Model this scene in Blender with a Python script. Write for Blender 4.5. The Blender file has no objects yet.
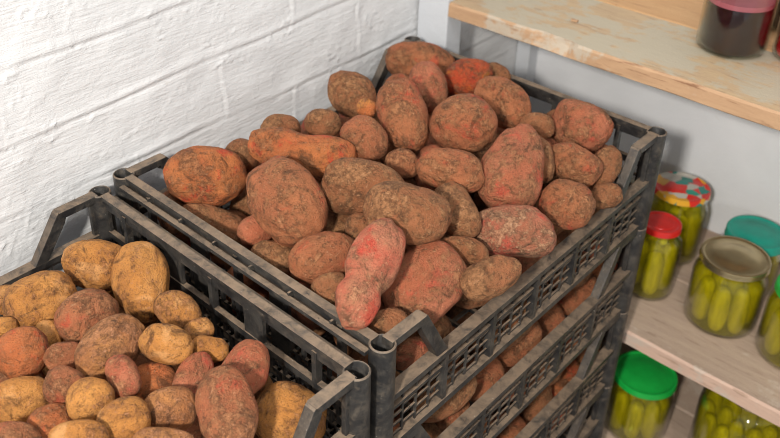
import bpy, bmesh, math, random
from mathutils import Vector, Matrix, noise
S = bpy.context.scene
COL = S.collection
Z0 = 0.7386            # height of the upper crate's rim above the floor
W, L, H, P = 0.40, 0.52, 0.146, 0.146
SYA, SZA = 0.0336, 0.0086

# ------------------------------------------------------------------ helpers
def link(name, me, mats=(), parent=None, loc=None):
    o = bpy.data.objects.new(name, me); COL.objects.link(o)
    for m in (mats if isinstance(mats, (list, tuple)) else [mats]):
        me.materials.append(m)
    if parent: o.parent = parent
    if loc: o.location = loc
    return o
def empty(name, loc, label, cat, group=None, rz=0.0):
    o = bpy.data.objects.new(name, None); COL.objects.link(o); o.empty_display_size = .02
    o.location = loc; o.rotation_euler = (0, 0, rz)
    return tag(o, label, cat, group)
def tag(o, label, cat, group=None):
    o['label'] = label; o['category'] = cat
    if group: o['group'] = group
    return o
def tree_copy(o, parent=None):
    c = o.copy(); COL.objects.link(c); c.parent = parent
    for ch in list(o.children): tree_copy(ch, c)
    return c
class MB:
    def __init__(s): s.v = []; s.f = []
    def box(s, x0, x1, y0, y1, z0, z1):
        n = len(s.v)
        s.v += [(x0,y0,z0),(x1,y0,z0),(x1,y1,z0),(x0,y1,z0),(x0,y0,z1),(x1,y0,z1),(x1,y1,z1),(x0,y1,z1)]
        s.f += [tuple(n+i for i in q) for q in ((3,2,1,0),(4,5,6,7),(0,1,5,4),(1,2,6,5),(2,3,7,6),(3,0,4,7))]
    def prism(s, poly, lo, hi, axis):
        # poly: list of 2D points, extruded along axis (0 = x: poly is (y,z); 1 = y: poly is (x,z))
        n = len(s.v); k = len(poly)
        for t in (lo, hi):
            for a, b in poly:
                s.v.append((t, a, b) if axis == 0 else (a, t, b))
        q1 = tuple(n+i for i in range(k)); q2 = tuple(n+k+i for i in reversed(range(k)))
        s.f += [q1, q2] + [(n+(i+1)%k, n+i, n+k+i, n+k+(i+1)%k) for i in range(k)]
    def tube(s, cx, cy, z0, z1, ro, ri, seg=40, zin=None, ch=.0012):
        # hollow tube, open at the top, closed at depth zin
        zin = z0+.004 if zin is None else zin
        prof = [(0.0, z0), (ro*.93, z0), (ro, z0+.003), (ro, z1-ch), (ro-ch, z1), (ri+ch*.6, z1), (ri, z1-ch), (ri*.96, zin), (0.0, zin)]
        s.lathe(cx, cy, prof, seg)
    def lathe(s, cx, cy, prof, seg=48):
        n = len(s.v); rows = []
        for r, z in prof:
            if r <= 1e-9: rows.append([len(s.v)]); s.v.append((cx, cy, z))
            else:
                rows.append(list(range(len(s.v), len(s.v)+seg)))
                for i in range(seg):
                    a = 2*math.pi*i/seg; s.v.append((cx+r*math.cos(a), cy+r*math.sin(a), z))
        for A, B in zip(rows, rows[1:]):
            for i in range(seg):
                j = (i+1) % seg
                if len(A) == 1 and len(B) == 1: continue
                if len(A) == 1: s.f.append((A[0], B[j], B[i]))
                elif len(B) == 1: s.f.append((A[i], A[j], B[0]))
                else: s.f.append((A[i], A[j], B[j], B[i]))
    def mesh(s, name, smooth=False, bevel=0.0):
        me = bpy.data.meshes.new(name); me.from_pydata(s.v, [], s.f); me.update()
        bm = bmesh.new(); bm.from_mesh(me); bmesh.ops.recalc_face_normals(bm, faces=bm.faces)
        if bevel:
            es = [e for e in bm.edges if len(e.link_faces) == 2 and e.calc_face_angle(0) > .6]
            bmesh.ops.bevel(bm, geom=es, offset=bevel, segments=2, affect='EDGES', profile=.6, clamp_overlap=True)
        bm.to_mesh(me); bm.free()
        if smooth:
            for p in me.polygons: p.use_smooth = True
            me.set_sharp_from_angle(angle=math.radians(38))
        return me

# ---------------------------------------------------------------- materials
def new_mat(name):
    m = bpy.data.materials.new(name); m.use_nodes = True
    nt = m.node_tree; b = nt.nodes['Principled BSDF']
    return m, nt, b
class N:
    def __init__(s, nt): s.nt = nt
    def add(s, t, **kw):
        n = s.nt.nodes.new(t)
        for k, v in kw.items(): setattr(n, k, v)
        return n
    def ln(s, a, b): s.nt.links.new(a, b)
    def noise(s, vec, scale, detail=4, rough=.55, dist=0.0):
        n = s.add('ShaderNodeTexNoise'); n.inputs['Scale'].default_value = scale
        n.inputs['Detail'].default_value = detail; n.inputs['Roughness'].default_value = rough
        n.inputs['Distortion'].default_value = dist
        if vec is not None: s.ln(vec, n.inputs['Vector'])
        return n.outputs['Fac']
    def ramp(s, fac, lo, hi):
        r = s.add('ShaderNodeMapRange'); r.interpolation_type = 'SMOOTHSTEP'
        r.inputs['From Min'].default_value = lo; r.inputs['From Max'].default_value = hi
        s.ln(fac, r.inputs['Value']); return r.outputs['Result']
    def math(s, op, a, b=0.0, clamp=False):
        n = s.add('ShaderNodeMath', operation=op); n.use_clamp = clamp
        for i, v in enumerate((a, b)):
            if isinstance(v, (int, float)): n.inputs[i].default_value = v
            else: s.ln(v, n.inputs[i])
        return n.outputs[0]
    def mix(s, fac, a, b):
        n = s.add('ShaderNodeMix', data_type='RGBA')
        for sock, v in ((n.inputs[0], fac), (n.inputs[6], a), (n.inputs[7], b)):
            if isinstance(v, (int, float)): sock.default_value = v
            elif isinstance(v, tuple): sock.default_value = (*v, 1)
            else: s.ln(v, sock)
        return n.outputs[2]
    def bump(s, h, strength, dist, normal=None):
        n = s.add('ShaderNodeBump'); n.inputs['Strength'].default_value = strength
        n.inputs['Distance'].default_value = dist; s.ln(h, n.inputs['Height'])
        if normal is not None: s.ln(normal, n.inputs['Normal'])
        return n.outputs['Normal']
    def objvec(s, rnd=True, scale=(1, 1, 1)):
        tc = s.add('ShaderNodeTexCoord'); mp = s.add('ShaderNodeMapping')
        mp.inputs['Scale'].default_value = scale
        s.ln(tc.outputs['Object'], mp.inputs['Vector'])
        if rnd:
            oi = s.add('ShaderNodeObjectInfo'); k = s.math('MULTIPLY', oi.outputs['Random'], 37.0)
            s.ln(k, mp.inputs['Location'])
        return mp.outputs['Vector']

def potato_mat(name, skin, skin2, accent, dirt, dirt_amt, acc_lo=.60, spot=(.055, .03, .02)):
    m, nt, b = new_mat(name); n = N(nt); v = n.objvec()
    c = n.mix(n.ramp(n.noise(v, 26, 3), .38, .62), skin, skin2)
    c = n.mix(n.math('MULTIPLY', n.ramp(n.noise(v, 34, 6, .65, .5), acc_lo-.02, acc_lo+.10), .88), c, accent)
    # thin smears of dried soil
    d1 = n.noise(v, 30, 9, .68, .6); d2 = n.noise(v, 150, 5, .7)
    dm = n.math('ADD', d1, n.math('MULTIPLY', n.math('SUBTRACT', d2, .5), .55))
    dmask = n.math('MAXIMUM', n.math('MULTIPLY', n.ramp(dm, .50-dirt_amt, .78-dirt_amt), .9), n.ramp(dm, .64-dirt_amt, .70-dirt_amt))
    vary = n.mix(n.ramp(n.noise(v, 170, 5, .75), .38, .62), tuple(x*.50 for x in dirt), tuple(min(1, x*1.45) for x in dirt))
    c = n.mix(n.math('MULTIPLY', dmask, .82), c, vary)
    dk = n.ramp(n.noise(v, 42, 8, .72, .9), .52, .66)
    c = n.mix(n.math('MULTIPLY', dk, .78), c, tuple(x*.36 for x in dirt))
    # dark scabs and small pale lenticels
    sp = n.ramp(n.noise(v, 85, 7, .75, .6), .60, .70)
    c = n.mix(n.math('MULTIPLY', sp, .75), c, spot)
    fn = n.noise(v, 620, 3, .6)
    c = n.mix(n.math('MULTIPLY', n.ramp(fn, .55, .68), .5), c, spot)
    c = n.mix(n.math('MULTIPLY', n.ramp(n.noise(v, 480, 2, .6), .58, .72), .28), c, tuple(min(1, x*2.0+.05) for x in dirt))
    c = n.mix(n.math('MULTIPLY', n.ramp(n.noise(v, 300, 3, .5), .62, .72), .6), c, tuple(min(1, x*1.7+.05) for x in dirt))
    nt.links.new(c, b.inputs['Base Color'])
    b.inputs['Roughness'].default_value = .72
    b.inputs['Specular IOR Level'].default_value = .28
    hgt = n.math('ADD', n.math('MULTIPLY', d1, .9), n.math('MULTIPLY', n.noise(v, 380, 6, .75), .50))
    hgt = n.math('ADD', hgt, n.math('MULTIPLY', dmask, .25))
    nm = n.bump(hgt, 1.0, .007)
    nt.links.new(nm, b.inputs['Normal'])
    return m
PM = {
 'red':     potato_mat('skin_orange_red', (0.499,0.144,0.049), (0.539,0.177,0.057), (0.579,0.066,0.029), (0.270,0.117,0.049), .10, .55),
 'redbrown':potato_mat('skin_red_brown', (0.459,0.163,0.069), (0.399,0.130,0.057), (0.548,0.093,0.045), (0.289,0.130,0.057), .13, .57),
 'pink':    potato_mat('skin_pink', (0.499,0.167,0.086), (0.440,0.130,0.061), (0.579,0.089,0.053), (0.308,0.144,0.065), .11, .56),
 'vivid':   potato_mat('skin_vivid_red', (0.499,0.093,0.029), (0.539,0.047,0.020), (0.698,0.280,0.024), (0.219,0.093,0.041), .13, .53),
 'vivid2':  potato_mat('skin_red_patched', (0.520,0.185,0.104), (0.520,0.135,0.077), (0.565,0.070,0.041), (0.350,0.170,0.086), .11, .55),
 'dusty':   potato_mat('skin_dusty_pink', (0.469,0.167,0.098), (0.419,0.140,0.074), (0.579,0.093,0.057), (0.339,0.187,0.101), .12, .54),
 'brown':   potato_mat('skin_earthy_brown', (0.380,0.144,0.061), (0.330,0.121,0.050), (0.459,0.140,0.061), (0.279,0.136,0.059), .16, .61),
 'orange':  potato_mat('skin_orange_knob', (0.621,0.240,0.063), (0.565,0.170,0.054), (0.701,0.300,0.072), (0.294,0.130,0.063), .08, .52),
 'yellow':  potato_mat('skin_yellow', (0.616,0.279,0.074), (0.554,0.231,0.056), (0.678,0.341,0.126), (0.287,0.121,0.047), .09, .55),
 'tan':     potato_mat('skin_tan', (0.513,0.226,0.074), (0.452,0.178,0.064), (0.576,0.266,0.096), (0.308,0.138,0.064), .16, .60),
}
def plastic(name):
    m, nt, b = new_mat(name); n = N(nt); v = n.objvec()
    g = n.add('ShaderNodeNewGeometry'); sx = n.add('ShaderNodeSeparateXYZ'); n.ln(g.outputs['Normal'], sx.inputs[0])
    up = n.ramp(sx.outputs['Z'], .25, .95)
    c = n.mix(n.ramp(n.noise(v, 40, 8, .7, .4), .36, .66), (.015,.015,.016), (.050,.047,.043))
    grime = n.ramp(n.noise(v, 75, 9, .75, .5), .48, .66)
    c = n.mix(n.math('MULTIPLY', grime, .42), c, (.15,.12,.09))
    # dust lies on what faces up
    du = n.math('MULTIPLY', up, n.ramp(n.noise(v, 60, 9, .78, .5), .28, .62))
    c = n.mix(n.math('MULTIPLY', du, .74), c, (.29,.205,.135))
    c = n.mix(n.ramp(n.noise(v, 260, 3, .6), .70, .76), c, (.50,.46,.40))
    c = n.mix(n.ramp(n.noise(v, 180, 3, .6), .68, .75), c, (.012,.012,.012))
    n.ln(c, b.inputs['Base Color'])
    rr = n.math('ADD', n.math('MULTIPLY', du, .3), .42); n.ln(rr, b.inputs['Roughness'])
    n.ln(n.bump(n.noise(v, 200, 8, .75), .5, .0016), b.inputs['Normal'])
    return m
M_PLASTIC = plastic('dusty_grey_plastic')

def plaster(name, base, streak=True):
    m, nt, b = new_mat(name); n = N(nt)
    v = n.objvec(False); vs = n.objvec(False, (1, .16, 1.0))
    c = n.mix(n.ramp(n.noise(v, 9, 5), .3, .7), base, tuple(x*.93 for x in base))
    c = n.mix(n.math('MULTIPLY', n.ramp(n.noise(v, 22, 8, .7, 1.0), .66, .74), .35), c, (.50,.44,.37))
    n.ln(c, b.inputs['Base Color']); b.inputs['Roughness'].default_value = .8
    b.inputs['Specular IOR Level'].default_value = .2
    # brush strokes run along the wall, tilted a little
    mp = n.add('ShaderNodeMapping'); mp.inputs['Rotation'].default_value = (math.radians(-4), 0, 0)
    mp.inputs['Scale'].default_value = (1, .13, 1)
    tc = n.add('ShaderNodeTexCoord'); n.ln(tc.outputs['Object'], mp.inputs['Vector'])
    s1 = n.noise(mp.outputs['Vector'], 150, 5, .6, .3); s2 = n.noise(v, 55, 8, .65, .6); s3 = n.noise(mp.outputs['Vector'], 420, 3, .6)
    h = n.math('ADD', n.math('MULTIPLY', s1, .55), n.math('MULTIPLY', s2, .6)); h = n.math('ADD', h, n.math('MULTIPLY', s3, .25))
    n.ln(n.bump(h, .62 if streak else .35, .0042 if streak else .003), b.inputs['Normal'])
    return m
M_WALL = plaster('white_plaster', (.715,.725,.735)); M_WALL2 = plaster('white_plaster_smooth', (.76,.775,.80), False)

def wood(name, c1, c2, c3, worn, worn_amt, axis_scale=(.12, 1, 1), sc=60):
    m, nt, b = new_mat(name); n = N(nt); v = n.objvec(True, axis_scale); v2 = n.objvec(True)
    g = n.noise(v, sc, 7, .65, 1.2)
    c = n.mix(n.ramp(g, .3, .7), c1, c2)
    c = n.mix(n.ramp(n.noise(v, sc*3, 5, .6, .5), .55, .7), c, c3)
    if worn:
        wm = n.math('ADD', n.noise(v2, 14, 8, .65, .5), n.math('MULTIPLY', n.math('SUBTRACT', n.noise(v, 120, 4), .5), .3))
        c = n.mix(n.math('MULTIPLY', n.ramp(wm, .56-worn_amt, .66-worn_amt), .85), c, worn)
    n.ln(c, b.inputs['Base Color']); b.inputs['Roughness'].default_value = .7
    n.ln(n.bump(n.math('ADD', g, n.noise(v2, 240, 5)), .4, .0015), b.inputs['Normal'])
    return m
M_BOARD_FRONT = wood('weathered_board', (.50,.36,.21), (.44,.31,.19), (.30,.19,.11), (.44,.395,.30), .14)
M_BOARD_EDGE  = wood('raw_board_edge', (.52,.33,.19), (.44,.27,.155), (.24,.12,.06), (.50,.44,.35), .05)
M_BOARD_BACK  = wood('orange_pine_board', (.58,.35,.17), (.50,.28,.125), (.38,.20,.09), None, 0)
M_BOARD_LOW   = wood('grey_brown_board', (.50,.38,.29), (.42,.31,.24), (.34,.24,.18), (.56,.46,.37), .02)
M_BOARD_LOWEDGE = wood('pinkish_board_edge', (.66,.46,.35), (.58,.40,.31), (.45,.30,.22), (.55,.46,.38), .02)
M_PAINT = plaster('pale_grey_paint', (.60,.625,.66), False)
M_FLOOR = plaster('concrete', (.22,.20,.18), False)

def simple(name, col, rough=.4, metal=0.0, coat=0.0, spec=.5):
    m, nt, b = new_mat(name); n = N(nt); v = n.objvec()
    c = n.mix(n.ramp(n.noise(v, 60, 5), .3, .7), col, tuple(x*.85 for x in col))
    n.ln(c, b.inputs['Base Color'])
    b.inputs['Roughness'].default_value = rough; b.inputs['Metallic'].default_value = metal
    b.inputs['Coat Weight'].default_value = coat; b.inputs['Specular IOR Level'].default_value = spec
    return m
M_GOLD = simple('brassy_tin', (.60,.48,.27), .27, .9)
M_TEAL = simple('teal_plastic', (.012,.36,.27), .45)
M_GREEN = simple('green_lacquer', (.01,.42,.06), .35, 0, .3)
M_REDLID = simple('red_lacquer', (.62,.02,.015), .32, 0, .4)
def floral():
    m, nt, b = new_mat('flower_printed_tin'); n = N(nt); v = n.objvec()
    vo = n.add('ShaderNodeTexVoronoi'); vo.inputs['Scale'].default_value = 62; n.ln(v, vo.inputs['Vector'])
    sp = n.add('ShaderNodeSeparateColor'); n.ln(vo.outputs['Color'], sp.inputs[0])
    cr = n.add('ShaderNodeValToRGB'); cr.color_ramp.interpolation = 'CONSTANT'
    cols = [(0,(.70,.03,.02)),(.28,(.52,.50,.44)),(.45,(.01,.24,.20)),(.62,(.70,.03,.02)),(.78,(.78,.40,.03)),(.88,(.03,.30,.22))]
    e = cr.color_ramp.elements; e[0].position = 0; e[0].color = (*cols[0][1], 1); e[1].position = cols[1][0]; e[1].color = (*cols[1][1], 1)
    for p, c in cols[2:]: k = e.new(p); k.color = (*c, 1)
    n.ln(sp.outputs[0], cr.inputs[0]); n.ln(cr.outputs[0], b.inputs['Base Color'])
    b.inputs['Roughness'].default_value = .35
    return m
M_FLORAL = floral()
def thin_glass(name, tint, gloss=.10):
    m, nt, b = new_mat(name); n = N(nt); nt.nodes.remove(b)
    out = nt.nodes['Material Output']
    t = n.add('ShaderNodeBsdfTransparent'); t.inputs[0].default_value = (*tint, 1)
    g = n.add('ShaderNodeBsdfGlossy'); g.inputs['Roughness'].default_value = .06
    lw = n.add('ShaderNodeLayerWeight'); lw.inputs['Blend'].default_value = .5
    fr = n.math('MULTIPLY', n.math('POWER', lw.outputs['Facing'], 3.0), .85)
    mx = n.add('ShaderNodeMixShader'); n.ln(n.math('ADD', fr, gloss*.35, True), mx.inputs[0])
    n.ln(t.outputs[0], mx.inputs[1]); n.ln(g.outputs[0], mx.inputs[2]); n.ln(mx.outputs[0], out.inputs['Surface'])
    return m
M_GLASS = thin_glass('clear_glass', (.96,.98,.95))
def brine():
    m = thin_glass('yellow_green_brine', (.90,.84,.22), .0); n = N(m.node_tree); nt = m.node_tree
    out = nt.nodes['Material Output']; src = out.inputs['Surface'].links[0].from_socket
    tr = n.add('ShaderNodeBsdfTranslucent'); tr.inputs[0].default_value = (.85,.74,.05,1)
    df = n.add('ShaderNodeBsdfDiffuse'); df.inputs[0].default_value = (.60,.52,.03,1)
    a = n.add('ShaderNodeMixShader'); a.inputs[0].default_value = .5; n.ln(tr.outputs[0], a.inputs[1]); n.ln(df.outputs[0], a.inputs[2])
    b_ = n.add('ShaderNodeMixShader'); b_.inputs[0].default_value = .27; n.ln(src, b_.inputs[1]); n.ln(a.outputs[0], b_.inputs[2])
    n.ln(b_.outputs[0], out.inputs['Surface']); return m
M_BRINE = brine()
M_JUICE = simple('dark_berry_juice', (.018,.004,.008), .2, 0, .3)
M_FOAM = simple('pink_foam', (.42,.10,.14), .7)
M_REDJ = simple('red_compote', (.50,.006,.012), .15, 0, .6)
def cuke(name, a, b_):
    m, nt, b = new_mat(name); n = N(nt); v = n.objvec()
    vs = n.objvec(True, (1, 1, .2))
    c = n.mix(n.ramp(n.noise(vs, 130, 4), .35, .65), a, b_)
    n.ln(c, b.inputs['Base Color']); b.inputs['Roughness'].default_value = .35
    n.ln(n.bump(n.noise(v, 260, 3), .6, .0015), b.inputs['Normal']); return m
M_CUKE = cuke('pickled_cucumber_skin', (.66,.58,.035), (.44,.39,.018))
M_CUKE2 = cuke('pale_pickle_slice', (.85,.80,.20), (.72,.66,.12))

# ------------------------------------------------------------------ setting
def struct(name, me, mat): o = link(name, me, mat); o['kind'] = 'structure'; return o
def lin(a, b, s): k = max(1, round((b-a)/s)); return [a+(b-a)*i/k for i in range(k)]
ZC = [-.015, .078, .157, .235, .32, -.10]
def wall_height(y, z):
    p = Vector((y, z, 0))
    h = .0022*noise.noise(p*9) + .0012*noise.noise(p*30+Vector((7,0,0)))
    wob = .006*noise.noise(Vector((y*6, 3.1, z*2)))
    for k, zc in enumerate(ZC):
        d = z-(zc + wob + .03*(y-.25)*(1 if k == 1 else .1))
        fade = .55+.75*noise.noise(Vector((y*7, k*5.3, 0)))
        h -= .0022*max(0, fade)*math.exp(-(d/.0022)**2)
        h += .0017*max(0, fade)*math.exp(-((d-.007)/.0045)**2)
        # upright joints of the course above this line
        for jy in ((.176, .43) if k % 2 == 0 else (.30, .56)):
            jy2 = jy + .006*noise.noise(Vector((z*25, jy*9, k)))
            if zc < z < zc+.088: 
                jf = .35+.5*noise.noise(Vector((z*40, jy*13, 2))); h -= .0016*jf*math.exp(-((y-jy2)/.0022)**2); h += .0022*jf*math.exp(-((y-jy2-.006)/.0032)**2)
    r = noise.noise(Vector((y*14+20, z*22, 5)))
    for cy, cz, cr in ((-.10, -.035, .035), (-.015, .025, .02), (-.07, .07, .022), (.29, .10, .025), (-.12, -.07, .03)):
        r += .55*math.exp(-((y-cy)**2+(z-cz)**2)/cr**2)
    if r > .12:                                   # curled drips and cracks in the paint
        q = noise.noise(Vector((y*46, z*60, 9)))+.35*noise.noise(Vector((y*150, z*150, 4))); h += .0024*math.exp(-(q/.05)**2)*min(1, (r-.12)*6)*max(0, .5+noise.noise(Vector((y*60, z*60, 1))))
    return h
def grid_wall(name, ys, zs, x, mat):
    vs = [(x+(wall_height(y, z-Z0) if z > .35 and z < 1.35 else 0), y, z) for y in ys for z in zs]
    k = len(zs)
    fs = [(i*k+j, i*k+j+1, (i+1)*k+j+1, (i+1)*k+j) for i in range(len(ys)-1) for j in range(k-1)]
    me = bpy.data.meshes.new(name); me.from_pydata(vs, [], fs); me.update()
    for p in me.polygons: p.use_smooth = True
    return struct(name, me, mat)
ys = lin(-1.6, -.25, .05)+lin(-.25, .62, .0026)+lin(.62, .9, .04)+[.9]
zs = lin(0, .55, .05)+lin(.55, 1.04, .0026)+lin(1.04, 2.3, .08)+[2.3]
grid_wall('wall_left', ys, zs, -.033, M_WALL)
b = MB(); b.box(-.033, 1.9, .9, .98, 0, 2.3); struct('wall_back', b.mesh('wall_back'), M_WALL2)
b = MB(); b.box(-.12, 1.9, -1.6, .98, -.08, 0); struct('floor', b.mesh('floor'), M_FLOOR)

# ------------------------------------------------------------------ shelves
def board(name, x0, x1, y0, y1, z0, z1, mats, label, group=None, edge=None, seed=1):
    # long plank, subdivided so that its front edge can be uneven
    rnd = random.Random(seed); nx = 90; prof = 6
    sec = [(y0, z0+.002), (y0, z1-.003), (y0+.003, z1), (y1-.001, z1), (y1, z0), (y0+.003, z0)]
    vs = []; fs = []
    for i in range(nx+1):
        x = x0+(x1-x0)*i/nx
        for k, (y, z) in enumerate(sec):
            w = noise.noise(Vector((x*14, k*.2, seed*3.7)))*.0022 + noise.noise(Vector((x*50, k*.7, seed)))*.0009
            dy = w if k in (0, 1, 2, 5) else 0
            if edge and k in (1, 2):
                for ex, ew, ed in edge:
                    g = math.exp(-((x-ex)/ew)**2)*ed*(.6+.8*abs(noise.noise(Vector((x*160, 0, k))))); dy += g
                    if k == 1: z -= g*.8
            vs.append((x, y+dy, z))
    for i in range(nx):
        for k in range(prof):
            a = i*prof+k; c = i*prof+(k+1) % prof
            fs.append((a, a+prof, c+prof, c))
    fs.append(tuple(range(prof))); fs.append(tuple(nx*prof+k for k in reversed(range(prof))))
    me = bpy.data.meshes.new(name); me.from_pydata(vs, [], fs); me.update()
    cx = ((x0+x1)/2, (y0+y1)/2, z0)
    o = link(name, me, mats); me.transform(Matrix.Translation((-cx[0], -cx[1], -cx[2]))); o.location = cx
    bm = bmesh.new(); bm.from_mesh(me); bmesh.ops.recalc_face_normals(bm, faces=bm.faces)
    for f in bm.faces:
        c = f.calc_center_median()
        if len(mats) > 1 and (f.normal.y < -.6 or (f.normal.y < -.2 and f.normal.z > 0)): f.material_index = 1
    bm.to_mesh(me); bm.free()
    return tag(o, label, 'shelf board', group)
XR = 1.35
def shelf(zt, dz, mf, mb, lab, edge=None, seed=1):
    board('shelf_board', .031, XR, .565, .729, Z0+zt-dz, Z0+zt, mf, lab[0], 'planks of the shelving', edge, seed)
    board('shelf_board', .031, XR, .732, .899, Z0+zt-dz, Z0+zt-.001, mb, lab[1], 'planks of the shelving', None, seed+5)
shelf(.055, .024, [M_BOARD_FRONT, M_BOARD_EDGE], [M_BOARD_BACK],
      ("weathered grey front plank of the upper shelf, with a chipped raw wood edge", "bare orange pine plank at the back of the upper shelf"),
      edge=[(.205, .018, .006), (.235, .014, .008), (.19, .01, .004)], seed=3)
shelf(-.367, .025, [M_BOARD_LOW, M_BOARD_LOWEDGE], [M_BOARD_LOW],
      ("grey-brown front plank of the middle shelf carrying the row of pickle jars", "back plank of the middle shelf under the flower-lidded and teal-lidded jars"), seed=8)
shelf(-.620, .025, [M_BOARD_LOW, M_BOARD_LOWEDGE], [M_BOARD_LOW],
      ("lowest front plank, in shadow under the green-lidded jar", "back plank of the lowest shelf, in deep shadow"), seed=12)
def post(x0, x1, y0, y1, label):
    b = MB(); b.box(-(x1-x0)/2, (x1-x0)/2, -(y1-y0)/2, (y1-y0)/2, 0, 1.9)
    o = link('shelf_post', b.mesh('shelf_post', bevel=.002), M_PAINT, loc=((x0+x1)/2, (y0+y1)/2, 0))
    return tag(o, label, 'post')
post(-.028, .0295, .565, .603, "pale grey painted upright shelf post standing in the corner against the left wall")
post(-.030, -.002, .868, .898, "pale grey upright post at the back wall, seen below the upper shelf")
tag(link('wood_chip', (lambda b: (b.box(-.005,.005,-.003,.003,0,.003), b.mesh('wood_chip', bevel=.001))[1])(MB()), M_BOARD_EDGE, loc=(.205,.633,Z0+.0555)), "tiny orange wood chip lying on the upper shelf", 'wood chip')

# ------------------------------------------------------------------- crates
def end_panel(sign):
    # low-rimmed end wall in the plane x = 0; sign = +1 when outside is +x
    b = MB(); zl = H-(.068 if sign > 0 else .053)
    xi, xo = (-.006, .008) if sign > 0 else (-.008, .006)
    b.box(xi, xo, .010, L-.010, zl-.007, zl)
    b.box(-.002, .002, .010, L-.010, zl-.013, zl-.006)
    b.box(xi*.6, xo*.8, .010, L-.010, .0, .008)
    posts = [.26+.083*k for k in (-2, -1, 0, 1, 2)]
    for p in posts: b.box(-.004 if sign > 0 else -.0055, .0055 if sign > 0 else .004, p-.003, p+.003, .004, zl-.004)
    b.box(-.003, .003, .010, L-.010, .0495, .0535)
    edges = [.012]+posts+[L-.012]
    col = 0
    for a, c in zip(edges, edges[1:]):
        k = max(3, round((c-a)/.0205))
        for i in range(k+1):
            y = a+(c-a)*i/k
            if 0 < i < k: b.box(-.0011, .0011, y-.0011, y+.0011, .006, zl-.010)
            if i < k:
                y1 = a+(c-a)*(i+1)/k; off = .0064 if col % 2 else 0; col += 1
                z = .010+off
                while z < .047: b.box(-.0010, .0010, y, y1, z, z+.0021); z += .0128
    return b.mesh('end_panel')
def side_panel(sign):
    # full-height side wall in the plane y = 0; sign = +1 when outside is +y
    b = MB(); s = sign
    def bx(x0, x1, ya, yb, z0, z1): b.box(x0, x1, min(ya*s, yb*s), max(ya*s, yb*s), z0, z1)
    bx(.009, W-.009, -.0055, .0050, H-.0045, H)          # top rail
    bx(.009, W-.009, -.0025, .0020, H-.018, H-.004)      # rail face
    bx(.009, W-.009, .0072, .0138, H-.0130, H-.0085)     # outer flange
    bx(.009, W-.009, .0020, .0080, H-.0150, H-.0130)
    for k in range(1, 7): x = W*k/7; bx(x-.0012, x+.0012, .002, .0085, H-.0135, H-.0050)
    bx(.009, W-.009, -.0035, .0030, H-.056, H-.0485)     # bar under the windows
    bx(.009, W-.009, -.0035, .0045, 0, .009)
    for p in (.05, .20, .35): bx(p-.003, p+.003, -.0038, .0040, .005, H-.010)
    for a, c in ((.122, .150), (.250, .278)): bx(a, c, -.0022, .0018, .05, H-.015)
    for x in (.012, .388): bx(x-.003, x+.003, -.0022, .002, .005, H-.012)
    z = .009; row = 0
    while z < H-.060:
        z1 = min(z+.0165, H-.056)
        bx(.010, W-.010, -.0020, .0016, z1-.0026, z1)
        x = .018+(.0090 if row % 2 else 0)
        while x < W-.012: bx(x-.0021, x+.0021, -.0018, .0015, z-.001, z1); x += .0180
        z += .0165; row += 1
    return b.mesh('side_panel')
def handle_mesh(mir, sx):
    # raised corner grip in the plane x = 0 from the tube at y = 0 towards +y
    b = MB(); xi, xo = (-.0065, .0065)
    zl = H-(.068 if sx > 0 else .053)
    b.prism([(.006, H-.009), (.050, H-.009), (.0555, H), (.006, H)], xi, xo, 0)
    b.prism([(.048, H-.0105), (.0555, H), (.0580, H-.002), (.0955, zl-.003), (.079, zl-.003), (.050, H-.0155)], xi*.9, xo*.9, 0)
    b.prism([(.046, H-.014), (.046, H-.009), (.056, H-.004), (.056, H-.020)], -.0022, .0022, 0)
    b.box(-.003, .003, .008, .0165, zl-.002, H-.006)
    if mir < 0: b.v = [(x, -y, z) for x, y, z in b.v]
    return b.mesh('handle', bevel=.0009)
ME_END = {s: end_panel(s) for s in (1, -1)}; ME_SIDE = {s: side_panel(s) for s in (1, -1)}
ME_H = {(s, t): handle_mesh(s, t) for s in (1, -1) for t in (1, -1)}
b = MB(); b.tube(0, 0, .0, H, .0126, .0102, 44, zin=.02); ME_TUBE = b.mesh('corner_tube', smooth=True)
b = MB()
for i in range(1, 16): b.box(.012, W-.012, L*i/16-.002, L*i/16+.002, 0, .005)
for i in range(1, 13): b.box(W*i/13-.002, W*i/13+.002, .012, L-.012, .001, .0045)
ME_BASE = b.mesh('base_grid')
for me in list(ME_END.values())+list(ME_SIDE.values())+list(ME_H.values())+[ME_TUBE, ME_BASE]: me.materials.append(M_PLASTIC)
def child(name, me, par, loc):
    o = bpy.data.objects.new(name, me); COL.objects.link(o); o.parent = par; o.location = loc; return o
def make_crate(loc, label):
    # local frame: centre of the crate's bottom
    r = empty('plastic_crate', loc, label, 'crate', 'grey plastic vegetable crates')
    ox, oy = -W/2, -L/2
    child('base', ME_BASE, r, (ox, oy, 0))
    for x in (0, W):
        for y in (0, L): child('corner_tube', ME_TUBE, r, (ox+x, oy+y, 0))
    child('side_panel', ME_SIDE[-1], r, (ox, oy, 0)); child('side_panel', ME_SIDE[1], r, (ox, oy+L, 0))
    child('end_panel', ME_END[-1], r, (ox, oy, 0)); child('end_panel', ME_END[1], r, (ox+W, oy, 0))
    for x in (0, W):
        t = 1 if x else -1; child('handle', ME_H[1, t], r, (ox+x, oy, 0)); child('handle', ME_H[-1, t], r, (ox+x, oy+L, 0))
    return r
crate0 = make_crate((W/2, L/2, Z0-H), "upper right crate heaped with red potatoes, topmost of its stack")
CR = {1: "second crate from the top, directly under the heaped crate of red potatoes",
      2: "third crate from the top of the stack under the heap of red potatoes",
      3: "fourth crate from the top, dark, at the bottom edge of the photo",
      4: "lowest crate of the stack, standing on the floor"}
def put_crate(loc, label):
    r = tree_copy(crate0); r.location = loc; r['label'] = label; return r
for k in range(1, 5): put_crate((W/2, L/2, Z0-H-P*k), CR[k])
AY = -SYA-L/2
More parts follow.
